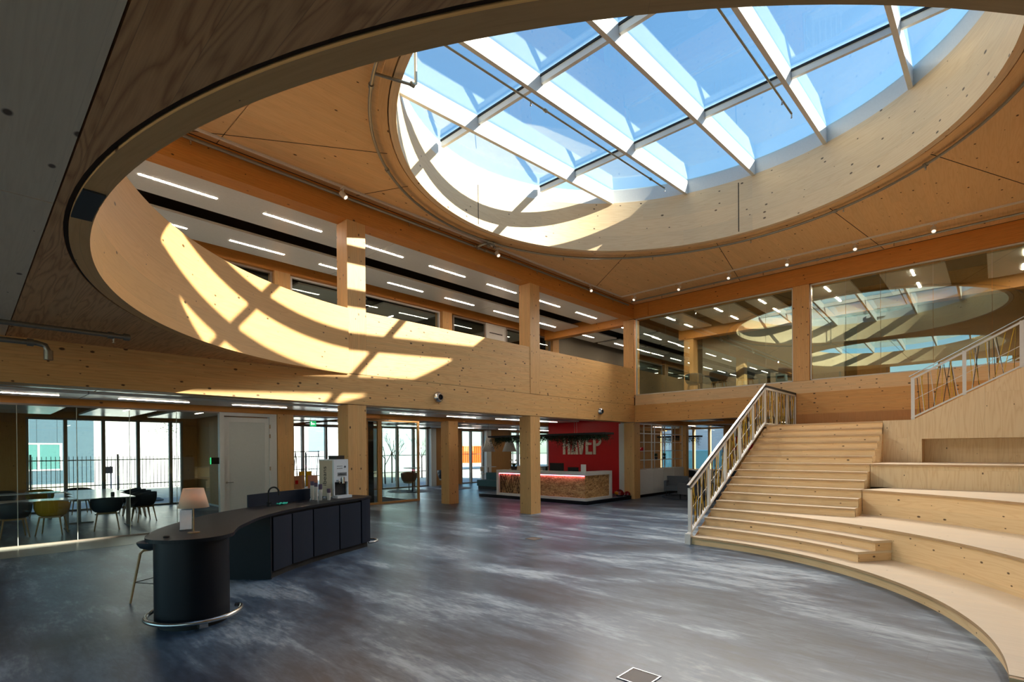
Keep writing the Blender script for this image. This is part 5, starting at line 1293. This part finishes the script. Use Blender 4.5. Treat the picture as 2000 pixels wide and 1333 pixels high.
t = thing('desk_phone', 'dark desk phone on the reception worktop', 'phone', (14.7, 12.2, 0.862)); MB().box(-0.1, -0.12, 0, 0.1, 0.1, 0.05).build('phone_base', M_DARKG, t); MB().box(-0.08, -0.18, 0.05, -0.02, -0.125, 0.34).build('handset', M_RUBBER, t); MB().box(0.03, -0.08, 0.05, 0.05, 0.1, 0.32).build('screen', plain('grey_screen', (110, 116, 122), 0.3), t)
t = thing('info_stand', 'white information card stand on the reception desk corner', 'card', (14.25, 10.12, 1.0815), 0.2); MB().box(-0.01, -0.09, 0.0, 0.01, 0.09, 0.25).build('card', M_WHITE, t)
t = thing('potted_orchid', 'white orchid in a dark basket on the left end of the reception desk', 'plant', (14.25, 13.3, 1.0815))
MB().lathe([(0, 0), (0.10, 0), (0.125, 0.13), (0.115, 0.13), (0.1, 0.11), (0, 0.11)], n=20).build('pot', plain('dark_basket', (70, 54, 46), 0.9, noise=0.3), t)
M_LEAF = plain('dark_leaf', (38, 62, 34), 0.6, noise=0.3)
o = MB()
for k in range(9):
    a = k * 0.7; o.grid(lambda u, v: Vector((math.cos(a) * (0.02 + 0.17 * v) + math.sin(a) * 0.03 * (u - .5) * 2 * math.sin(PI * (v * .9 + .08)), math.sin(a) * (0.02 + 0.17 * v) - math.cos(a) * 0.03 * (u - .5) * 2 * math.sin(PI * (v * .9 + .08)), 0.12 + 0.13 * math.sin(v * 2.2))), 2, 6)
o.build('leaves', M_LEAF, t)
o = MB()
for sx in (-1, 1): o.tube([(0, sx * 0.02, 0.12), (0, sx * 0.06, 0.30), (0, sx * 0.13, 0.42), (0, sx * 0.17, 0.40)], 0.004, 6)
o.build('stem', M_LEAF, t)
o = MB()
for sx in (-1, 1):
    for k in range(4): o.lathe([(0, -0.02), (0.03, -0.005), (0.02, 0.015), (0, 0.02)], (0, sx * (0.08 + 0.03 * k), 0.36 + 0.02 * k - 0.008 * k * k), 8)
o.build('blossoms', plain('orchid_white', (236, 226, 220), 0.7), t)
tag(MB().box(-0.07, -0.07, 0, 0.07, 0.07, 0.15).build('candle_box', plain('pale_wood_box', (226, 190, 150), 0.6), loc=(14.22, 12.98, 1.0815)), 'small pale box beside the orchid on the desk', 'box')
# letters HAVEP on the red wall  (u runs right in the picture = -y)
sg = thing('wall_lettering', 'large cream HAVEP letters on the red reception wall', 'sign', (17.195, 13.24, 1.63))
def letter(polys, name):
    o = MB()
    for P in polys:
        ar = sum(P[k][0] * P[(k + 1) % len(P)][1] - P[(k + 1) % len(P)][0] * P[k][1] for k in range(len(P)))
        if ar < 0: P = P[::-1]
        Fq = [(-0.03, -u, v) for u, v in P]; Bq = [(-0.0, -u, v) for u, v in P]
        o.face(Fq); o.face(Bq[::-1])
        for k in range(len(P)): j = (k + 1) % len(P); o.face([Fq[j], Fq[k], Bq[k], Bq[j]])
    return o.build(name, plain('cream_letters', (222, 212, 192), 0.5), sg)
Ht = 0.74; S = 1.9 / 850.0   # zoom pixels -> metres
U = lambda x: (x - 215) * S
letter([[(U(220), 0), (U(275), 0), (U(275), Ht), (U(220), Ht)], [(U(330), 0), (U(385), 0), (U(385), Ht), (U(330), Ht)], [(U(285), .34), (U(330), .34), (U(330), .44), (U(285), .44)]], 'letter_h')
letter([[(U(400), 0), (U(452), 0), (U(500), .60), (U(520), Ht), (U(462), Ht)], [(U(515), 0), (U(568), 0), (U(525), Ht), (U(505), Ht - .14), (U(492), .52)], [(U(465), 0), (U(502), 0), (U(497), .13), (U(472), .13)]], 'letter_a')
letter([[(U(600), 0), (U(655), 0), (U(612), Ht), (U(552), Ht)], [(U(658), .03), (U(668), .12), (U(712), Ht), (U(655), Ht), (U(640), .5)]], 'letter_v')
letter([[(U(730), 0), (U(870), 0), (U(870), .11), (U(785), .11), (U(785), .38), (U(855), .38), (U(855), .48), (U(785), .48), (U(785), Ht - .11), (U(870), Ht - .11), (U(870), Ht), (U(730), Ht)]], 'letter_e')
pb = [(U(960), .33)] + [(U(968) + 0.215 * math.cos(math.radians(a)), 0.535 + 0.205 * math.sin(math.radians(a))) for a in range(-80, 91, 17)] + [(U(958), Ht), (U(958), Ht - .11)] + [(U(968) + 0.105 * math.cos(math.radians(a)), 0.535 + 0.10 * math.sin(math.radians(a))) for a in range(90, -81, -17)] + [(U(960), .43)]
letter([[(U(893), 0), (U(948), 0), (U(948), Ht), (U(893), Ht)]], 'letter_p')
letter([[pb[i], pb[i + 1], pb[len(pb) - 2 - i], pb[len(pb) - 1 - i]] for i in range(len(pb) // 2 - 1)], 'letter_p')
# wall switch
t = thing('wall_thermostat', 'small white thermostat on the white strip of wall', 'thermostat', (17.165, 10.25, 1.47)); MB().box(-0.04, -0.05, 0, 0, 0.05, 0.1).build('cover', M_WHITE, t)
# hanging planter
def planter(x, y0, y1, z, w, label, n, seed, zt=2.9):
    p_ = thing('hanging_planter', label, 'hanging planter', (x, y0, z))
    L_ = y1 - y0
    MB().box(-w / 2, 0, -0.02, w / 2, L_, 0.05).build('tray', M_RUBBER, p_)
    rn = random.Random(seed); o = MB()
    for k in range(n):
        bx, by = rn.uniform(-w / 2, w / 2), rn.uniform(0.05, L_ - 0.05)
        cl = 0.5 + 0.5 * math.sin(by * 3.1 + seed); ln = rn.uniform(0.05, 0.16 + 0.55 * cl * rn.random())
        if ln > 0.3: m = 9
        else: m = 4
        px, py, pz = bx, by, 0.05 - rn.random() * 0.1
        for j in range(m):
            px += rn.uniform(-.03, .03); py += rn.uniform(-.04, .04); pz -= ln / m
            a = rn.uniform(0, 2 * PI); s_ = rn.uniform(0.03, 0.06)
            d = Vector((math.cos(a), math.sin(a), rn.uniform(-1.2, -.1))).normalized() * s_; q = Vector((-math.sin(a), math.cos(a), 0)) * s_ * 0.35
            c_ = Vector((px, py, pz)); o.face([c_, c_ + d * .5 + q, c_ + d, c_ + d * .5 - q])
    f_ = o.build('foliage', M_LEAF, p_); f_['kind'] = 'stuff'
    o = MB()
    for yy in (0.25 * L_ - .05, 0.25 * L_ + .05, 0.78 * L_ - .05, 0.78 * L_ + .05): o.tube([(0, yy, 0.05), (0, yy + 0.02, zt - z)], 0.005, 5)
    o.build('hanging_rope', plain('pale_rope', (206, 196, 184), 0.8), p_)
planter(14.5, 9.25, 14.7, 2.34, 0.5, 'long hanging tray of trailing green plants above the reception desk', 2600, 3)
planter(24.0, 10.3, 12.4, 2.40, 0.5, 'second hanging plant tray in front of the far lounge window', 500, 8)
# pendant lamps
M_PEND = plain('grey_white_shade', (200, 196, 190), 0.5)
for k, (x, y) in enumerate(((15.3, 15.76), (15.3, 14.53), (15.3, 13.55))):
    p_ = thing('pendant_lamp', ['cone pendant lamp nearest the orange container window', 'cone pendant lamp partly behind the trailing plants', 'cone pendant lamp half hidden by the middle column'][k], 'lamp', (x, y, 1.77), 0, 'cone pendants above the reception')
    MB().lathe([(0.29, 0), (0.08, 0.58), (0.05, 0.62), (0, 0.62)], n=32).build('lamp_shade', M_PEND, p_, solid=0.004)
    MB().tube([(0, 0, 0.62), (0, 0, (1.19, 1.63, 1.63)[k])], 0.004, 6).build('cable', M_RUBBER, p_)
    MB().lathe([(0, 0.33), (0.04, 0.36), (0.04, 0.42), (0, 0.46)], n=12).build('bulb', emit('pendant_bulb', (255, 190, 120), 8.0), p_)
# helmets
hm = thing('rescue_helmet', 'shiny red helmet with an orange visor at the foot of the corner column', 'helmet', (16.40, 10.06, 0.121), 2.4)
o = MB(); o.grid(lambda a, b: Vector((0.17 * math.cos(a * 2 * PI) * math.cos(b * PI / 2), 0.14 * math.sin(a * 2 * PI) * math.cos(b * PI / 2), 0.05 + 0.20 * math.sin(b * PI / 2))), 28, 8)
o.build('helmet_shell', plain('helmet_red', (120, 8, 16), 0.12), hm); MB().lathe([(0, 0), (0.12, 0), (0.16, 0.05)], n=24).build('padding', M_RUBBER, hm)
o = MB(); o.grid(lambda a, b: Vector((0.178 * math.cos((a - .5) * 2.2), 0.15 * math.sin((a - .5) * 2.2), 0.07 + 0.10 * b)), 12, 3); o.build('visor', plain('orange_visor', (230, 130, 10), 0.15), hm, solid=0.004)
dup(hm, (16.67, 9.905, 0.121), 1.2, 'second dark red helmet partly behind the corner column', None, (0.8, 0.8, 0.7))
# teal sofa and chairs left of the desk
t = thing('teal_sofa', 'teal upholstered bench left of the reception desk', 'sofa', (17.2, 17.3, 0))
MB().box(-0.4, -0.8, 0.14, 0.4, 0.8, 0.42).build('seat', plain('teal_fabric', (70, 104, 108), 0.9), t, bevel=0.02); MB().box(0.2, -0.8, 0.421, 0.4, 0.8, 0.75).build('backrest', plain('teal_fabric', (70, 104, 108)), t, bevel=0.02); MB().box(-0.36, -0.76, 0, 0.36, 0.76, 0.139).build('plinth', M_RUBBER, t)
def stoolchair(x, y, rz, label, first=[None]):
    if first[0] is None:
        c_ = thing('high_chair', label, 'chair', (x, y, 0), rz, 'pale high chairs by the window')
        MB().box(-0.2, -0.2, 0.62, 0.2, 0.2, 0.645).build('seat', W_TREAD, c_, bevel=0.008); MB().box(-0.2, 0.19, 0.78, 0.2, 0.21, 1.0).build('backrest', W_TREAD, c_, bevel=0.008)
        for sx in (-1, 1):
            for sy in (-1, 1): MB().tube([(sx * .17, sy * .17, 1.0 if sy > 0 else 0.62), (sx * .22, sy * .22, 0)], 0.011, 6).build('leg', M_WHITEM, c_)
        first[0] = c_; return c_
    return dup(first[0], (x, y, 0), rz, label)
stoolchair(18.15, 18.9, 0.4, 'pale high chair nearest the narrow window'); stoolchair(16.95, 15.9, 2.6, 'pale high chair beside the teal bench')
t = thing('round_cafe_table', 'small round white table between the pale high chairs', 'table', (17.75, 18.3, 0)); MB().lathe([(0, 1.0), (0.4, 1.0), (0.4, 1.02), (0, 1.02)], n=28).build('table_top', M_WHITE, t); MB().tube([(0, 0, 0), (0, 0, 1.0)], 0.025).build('pillar', M_STEEL, t)
# ---- grid shelf and cabinets beside the lounge
for i, (a, b) in enumerate(((17.42, 18.50), (18.505, 19.36), (19.365, 20.23), (20.235, 21.20))):
    t = thing('low_cabinet', 'white low cabinet under the grid shelf, %s from the corner column' % ['first', 'second', 'third', 'fourth'][i], 'cabinet', (a, 9.84, 0), 0, 'white low cabinets under the grid shelf')
    MB().box(0, 0, 0.10, b - a, 0.42, 1.05).build('cabinet_body', M_WHITE, t); MB().box(0.0, 0.02, 0, b - a, 0.4, 0.099).build('plinth', M_BLACK, t); MB().box(0.006, -0.014, 0.115, b - a - 0.006, -0.001, 1.04).build('door', M_WHITE, t)
    g_ = thing('grid_shelf', 'open white steel grid shelf section standing on the %s low cabinet' % ['first', 'second', 'third', 'fourth'][i], 'shelf', (a, 9.88, 1.051), 0, 'open grid shelves')
    w_ = b - a - 0.004; f = MB(); q = 0.025
    for yy in (0, 0.33): f.box(0, yy, 0, q, yy + q, 1.76); f.box(w_ - q, yy, 0, w_, yy + q, 1.76)
    f.build('upright', M_WHITEM, g_)
    for z in (0.34, 0.69, 1.03, 1.37, 1.735): MB().box(q, 0, z, w_ - q, 0.355, z + 0.022).build('shelf', M_WHITEM, g_)
for k, x in enumerate((17.75, 18.7, 19.55)):
    tag(MB().box(-0.22, -0.14, 0, 0.22, 0.14, 0.012).build('magazine', plain('magazine_cover', (150, 134, 116), 0.4, noise=0.5, nscale=14), loc=(x, 9.99, 1.0515), rz=0.2 * (k - 1)), 'magazine lying open on the %s low cabinet' % ['first', 'second', 'third'][k], 'magazine', 'magazines on the cabinets')
for k, x in enumerate((19.1, 19.8)):
    t = thing('shelf_plant', 'small potted plant on a grid shelf, %s one' % ('left', 'right')[k], 'plant', (x, 9.92 + .1, 1.051 + 0.363), 0, 'shelf plants'); MB().lathe([(0, 0), (0.05, 0), (0.06, 0.1), (0, 0.1)], n=14).build('pot', M_DARKG, t)
    o = MB(); rn = random.Random(k)
    for j in range(70):
        a = rn.uniform(0, 6.3); d = Vector((math.cos(a), math.sin(a), rn.uniform(.2, 1.2))) * 0.07; q = Vector((-math.sin(a), math.cos(a), 0)) * .02; c_ = Vector((rn.uniform(-.03, .03), rn.uniform(-.03, .03), 0.1 + rn.uniform(0, .08))); o.face([c_, c_ + d * .5 + q, c_ + d, c_ + d * .5 - q])
    o.build('leaves', M_LEAF, t)
t = thing('dome_lamp', 'small red dome lamp hanging behind the grid shelf', 'lamp', (19.0, 10.62, 1.74)); MB().grid(lambda a, b: Vector((0.15 * math.cos(a * 2 * PI) * math.cos(b * PI / 2), 0.15 * math.sin(a * 2 * PI) * math.cos(b * PI / 2), 0.17 * math.sin(b * PI / 2))), 24, 6).build('lamp_shade', plain('red_enamel', (176, 16, 20), 0.2), t, solid=0.004); MB().tube([(0, 0, 0.17), (0, 0, 1.2)], 0.004, 6).build('cable', M_RUBBER, t)
# lounge chairs
M_GREYF = plain('grey_upholstery', (98, 102, 108), 0.9)
def lounge(x, y, rz, label, first=[None]):
    if first[0] is None:
        t = thing('lounge_armchair', label, 'armchair', (x, y, 0), rz, 'grey lounge armchairs')
        MB().box(-0.38, -0.36, 0.22, 0.38, 0.36, 0.40).build('seat', M_GREYF, t, bevel=0.02); MB().box(-0.40, 0.24, 0.20, 0.40, 0.38, 0.76).build('backrest', M_GREYF, t, bevel=0.02)
        for sx in (-1, 1): MB().box(sx * 0.385 - 0.05, -0.36, 0.20, sx * 0.385 + 0.05, 0.235, 0.60).build('armrest', M_GREYF, t, bevel=0.02)
        for sx in (-1, 1):
            for sy in (-1, 1): MB().box(sx * .34 - .014, sy * .32 - .014, 0, sx * .34 + .014, sy * .32 + .014, 0.2).build('leg', M_RUBBER, t)
        first[0] = t; return t
    return dup(first[0], (x, y, 0), rz, label)
lounge(19.0, 9.1, -1.25, 'grey lounge armchair in front of the white cabinets, back to the wall')
lounge(17.95, 7.95, 2.75, 'grey lounge armchair seen from behind left of the stair railing')
lounge(18.9, 7.1, 2.9, 'grey lounge armchair behind the first railing posts')
tag(MB().lathe([(0, 0.001), (1.5, 0.001), (1.5, 0.012), (0, 0.012)], n=56).build('round_rug', plain('blue_grey_rug', (70, 78, 90), 0.95, noise=0.25, nscale=60), loc=(19.1, 8.1, 0)), 'dark blue-grey round rug under the lounge armchairs', 'rug')
t = thing('coffee_table', 'small white coffee table between the armchairs', 'table', (19.4, 7.9, 0.012)); MB().lathe([(0, 0.42), (0.35, 0.42), (0.35, 0.44), (0, 0.44)], n=28).build('table_top', M_WHITE, t); MB().tube([(0, 0, 0), (0, 0, 0.42)], 0.025).build('pillar', M_WHITEM, t)
# red panel on the end wall, long white bench and dining set beyond the stairs
t = thing('red_wall_panel', 'red panel with white print on the far end wall behind the railing cords', 'sign', (27.59, 9.6, 1.72)); MB().box(-0.02, -0.5, 0, 0, 0.58, 0.72).build('panel', M_RED, t); text('HAVEP', 0.26, M_WHITE, t, (-0.022, 0.4, 0.25), (PI / 2, 0, -PI / 2))
for k, (x, y) in enumerate(((25.5, 11.6), (25.6, 9.3))):
    t = thing('white_table', 'white dining table far away beyond the lounge, %s one' % ('left', 'right')[k], 'table', (x, y, 0), 0, 'white tables by the far window')
    MB().box(-0.4, -0.8, 0.72, 0.4, 0.8, 0.75).build('table_top', M_WHITE, t)
    for sx in (-1, 1):
        for sy in (-1, 1): MB().box(sx * .36 - .02, sy * .76 - .02, 0, sx * .36 + .02, sy * .76 + .02, .72).build('leg', M_WHITEM, t)
    dup(ch0, (x - 0.75, y - 0.4, 0), PI / 2, 'charcoal shell chair at the %s far white table, near side' % ('left', 'right')[k], 'chairs at the far white tables'); dup(ch0, (x - 0.75, y + 0.4, 0), PI / 2, 'charcoal shell chair at the %s far white table, left end' % ('left', 'right')[k], 'chairs at the far white tables')
# ---- upper room furniture behind the glass
GU = 'charcoal chairs behind the upper glass'
for x, y, rz, lab in ((18.35, 8.1, 1.9, 'charcoal shell chair leftmost behind the upper glass'), (18.35, 7.2, 1.6, 'charcoal shell chair second from the left behind the upper glass'), (18.35, 6.3, 1.4, 'charcoal shell chair third behind the upper glass, near the table end'), (19.2, 5.2, 0.4, 'charcoal shell chair at the right end of the upper table')):
    dup(ch0, (x, y, 3.77), rz, lab, GU)
t = thing('upper_table', 'dark table with chairs behind the upper glass', 'table', (19.2, 6.6, 3.77)); MB().box(-0.4, -1.0, 0.72, 0.4, 1.3, 0.75).build('table_top', M_BLACK, t)
for y in (-.8, 1.1): MB().box(-.04, y - .04, 0, .04, y + .04, .72).build('leg', M_BLACK, t)
t = thing('waste_bin', 'small pale blue box with dark print on the upper floor beside the column', 'box', (18.0, 5.05, 3.77)); MB().box(-.12, -.14, 0, .12, .14, .42).build('box_body', plain('pale_blue_box', (150, 186, 198), .6), t); MB().box(-.121, -.1, .28, -.1205, .1, .36).build('print', plain('navy_print', (30, 44, 60), .6), t); MB().box(-.125, -.145, .42, .125, .145, .45).build('box_lid', M_BLACK, t)
# ================================================================ OUTSIDE
M_CLADB = plain('blue_grey_cladding', (64, 90, 104), 0.5)
M_CLADW = plain('white_cladding', (210, 208, 206), 0.6)
def cladding(name, x0, y0, x1, y1, h, m, label, seam=0.0, face='y'):
    t = thing(name, label, 'building', (x0, y0, -0.13)); w, d = x1 - x0, y1 - y0
    MB().box(0, 0, 0, w, d, h).build('wall', m, t)
    return t
b = cladding('blue_building', -12, 34.0, 4.68, 46, 9, M_CLADB, 'blue-grey clad building outside the meeting room window')
f = MB(); f.box(14.12, -0.04, 1.12, 15.44, 0.0, 1.19); f.box(14.12, -0.04, 2.40, 15.44, 0.0, 2.47); f.box(14.12, -0.04, 1.19, 14.18, 0, 2.4); f.box(14.52, -0.04, 1.19, 14.60, 0, 2.4); f.box(15.34, -0.04, 1.19, 15.44, 0, 2.4)
wv = f.build('window', M_WHITE, b); MB().box(14.18, -0.02, 1.19, 15.34, -0.001, 2.40).build('pane', plain('dark_pane', (84, 130, 128), 0.1), wv)
for k in range(6): MB().box(13.0 + k * 0.75, -0.012, 0, 13.012 + k * 0.75, 0, 9).build('panel_seam', plain('seam_blue', (44, 66, 78), .6), b)
MB().box(-0.01, -0.05, 0, 16.7, -0.001, 0.45).build('concrete_foot', plain('concrete_foot', (190, 182, 168), 0.9), b)
b = cladding('white_building', 4.7, 36.0, 17.0, 50, 8, M_CLADW, 'white clad hall outside right of the blue building')
MB().box(0, -0.3, 4.6, 12.3, -0.001, 5.0).build('eave', plain('blue_eave', (96, 116, 140), .6), b)
MB().box(6.0, -0.05, 0.13, 7.2, -0.001, 2.4).build('door', plain('white_door', (240, 240, 240), .5), b)
b = cladding('grey_building', 17.5, 40, 30, 52, 9, plain('pale_grey_cladding', (176, 188, 196), .6), 'pale grey building behind the bare trees')
MB().box(1.0, -0.05, 2.0, 3.0, -0.001, 6.0).build('blue_gate', plain('sky_blue_gate', (92, 150, 190), .5), b)
b = cladding('office_building', 44, 8, 60, 30, 9, plain('office_grey', (170, 176, 182), .5), 'grey office building beyond the blue container')
for k in range(4): MB().box(-0.05, 1 + k * 5, 4.0, -0.001, 5 + k * 5, 6.0).build('window', plain('dark_pane', (84, 130, 128)), b)
b = tag(empty('fence', (-6, 27, -0.13)), 'black steel picket fence outside the meeting room window', 'fence')
M_FENCE = plain('fence_black', (30, 36, 40), .5)
MB().box(0, -.02, 0.62, 40, .02, 0.66).build('rail', M_FENCE, b); MB().box(0, -.02, 1.66, 40, .02, 1.70).build('rail', M_FENCE, b)
pk0 = MB().box(-.009, -.009, 0.45, .009, .009, 1.84).build('picket', M_FENCE, b, loc=(6.5, 0, 0))
for k in range(1, 95):
    q = pk0.copy(); SC.collection.objects.link(q); q.parent = b; q.location = (6.5 + k * 0.135, 0, 0)
for k in range(0, 14): MB().box(-.03, -.03, 0, .03, .03, 1.92).build('fence_post', M_FENCE, b, loc=(2.4 + k * 2.7, 0, 0))
o = MB(); o.box(0, 0, 0, .5, .02, .36)
t = thing('outdoor_sign', 'small dark sign plate on a pole in front of the fence', 'sign', (3.95, 26, -0.13)); MB().box(-.05, -.02, 1.15, .22, 0, 1.42).build('sign_plate', plain('sign_dark', (60, 62, 84), .5), t); MB().tube([(.16, 0.02, 0), (.16, 0.02, 1.45)], .025, 8).build('pole', plain('pole_blue', (90, 110, 140), .5), t)
struct(MB().box(-20, 22.6, -0.129, 30, 26, -0.10).build('pavement', plain('paving_strip', (150, 152, 156), .9, noise=.15, nscale=4)), 'grey paving strip outside the far windows')
def container(x, y, l, w, h, rz, m, label, ends=None):
    t = thing('shipping_container', label, 'container', (x, y, -0.13), rz)
    o = MB(); n = int(l / 0.28)
    pr = []
    for k in range(n):
        a = k * l / n; s = l / n
        pr += [(a, 0.0), (a + s * .35, 0.0), (a + s * .5, 0.05), (a + s * .85, 0.05)]
    pr += [(l, 0.0), (l, w), (0, w)]
    o.prism(pr, 0.12, h - 0.1); o.build('corrugated_body', m, t)
    f = MB(); f.box(-.02, -.02, 0, l + .02, w + .02, 0.119); f.box(-.02, -.02, h - 0.099, l + .02, w + .02, h); f.build('frame', m, t)
    if ends: MB().box(-.03, 0, .12, -.021, w, h - .12).build('end_door', ends, t)
    return t
container(51.0, 59.5, 6.0, 2.4, 2.55, math.radians(-42), plain('container_orange', (240, 110, 24), .5), 'orange shipping container seen through the narrow window', plain('container_red', (190, 30, 30), .5))
container(34.0, 6.0, 11.0, 2.4, 1.84, PI / 2, plain('container_blue', (60, 150, 200), .5), 'blue shipping container outside the far lounge window')
def tree(x, y, h, seed, label):
    t = thing('bare_tree', label, 'tree', (x, y, -0.13), 0, 'bare trees outside'); rn = random.Random(seed); o = MB()
    def br(p, d, L, r, dep):
        q = p + d * L; o.tube([p, p + d * L * .5 + Vector((rn.uniform(-.03, .03), rn.uniform(-.03, .03), 0)), q], [r, r * .85, r * .65], 5, caps=False)
        if dep == 0: return
        for k in range(3 if dep > 1 else 4):
            nd = (d + Vector((rn.uniform(-.8, .8), rn.uniform(-.8, .8), rn.uniform(-.15, .5)))).normalized()
            br(p + d * L * rn.uniform(.5, 1), nd, L * rn.uniform(.55, .8), r * .5, dep - 1)
    br(Vector((0, 0, 0)), Vector((0, 0, 1)), h * .35, 0.05, 4)
    o.build('branches', plain('bark', (84, 72, 60), .9), t)
tree(17.2, 26.5, 4.4, 1, 'bare young tree outside, left behind the booth glass'); tree(19.3, 28.5, 4.6, 2, 'bare tree outside in the middle of the booth window'); tree(22.5, 30, 4.5, 5, 'bare tree outside right of the booth window'); tree(31.5, 25.0, 4.5, 6, 'bare tree outside the reception window')
t = thing('leafy_tree', 'green leafy branch at the right end of the meeting room window', 'tree', (5.6, 24.0, -0.13)); rn = random.Random(4)
MB().tube([(0.6, 0, 0), (0.58, 0, 1.8), (0.5, 0, 3.2)], [.05, .04, .02], 8).build('trunk', plain('bark', (84, 72, 60)), t)
o = MB()
for k in range(900):
    c_ = Vector((rn.gauss(.1, .35), rn.gauss(0, .3), rn.gauss(3.1, .35))); a = rn.uniform(0, 6.3); d = Vector((math.cos(a), math.sin(a), rn.uniform(-.6, .6))) * .06; q = Vector((-math.sin(a), math.cos(a), .3)) * .02; o.face([c_, c_ + d * .5 + q, c_ + d, c_ + d * .5 - q])
f_ = o.build('foliage', plain('spring_leaf', (90, 130, 50), .6), t)
t = thing('garden_bush', 'rounded green bush beyond the blue container', 'bush', (38, 13.5, -0.13)); o = MB(); rn = random.Random(9)
for k in range(1800):
    a, e_ = rn.uniform(0, 6.3), rn.uniform(0, 1.5); rr = rn.uniform(.8, 1.0); c_ = Vector((1.6 * rr * math.cos(a) * math.cos(e_), 1.8 * rr * math.sin(a) * math.cos(e_), 3.2 * rr * math.sin(e_))); d = Vector((rn.uniform(-1, 1), rn.uniform(-1, 1), rn.uniform(-1, 1))) * .15; q = Vector((rn.uniform(-1, 1), rn.uniform(-1, 1), 0)) * .08; o.face([c_, c_ + d * .5 + q, c_ + d, c_ + d * .5 - q])
o.build('foliage', plain('bush_green', (70, 92, 52), .7), t)
for k, (x, y, s_) in enumerate(((4.5, 24.4, .4), (5.3, 24.7, .3), (3.9, 25.2, .28))):
    o = MB(); o.lathe([(0, 0), (s_, 0.02), (s_ * 1.05, s_ * .25), (s_ * .6, s_ * .5), (0, s_ * .55)], n=9); tag(o.build('garden_stone', plain('stone_grey', (120, 122, 124), .9, noise=.3), loc=(x, y, -.12), rz=k), 'grey stone outside the meeting room window, %s of three' % ('largest', 'middle', 'smallest')[k], 'stone', 'stones outside')
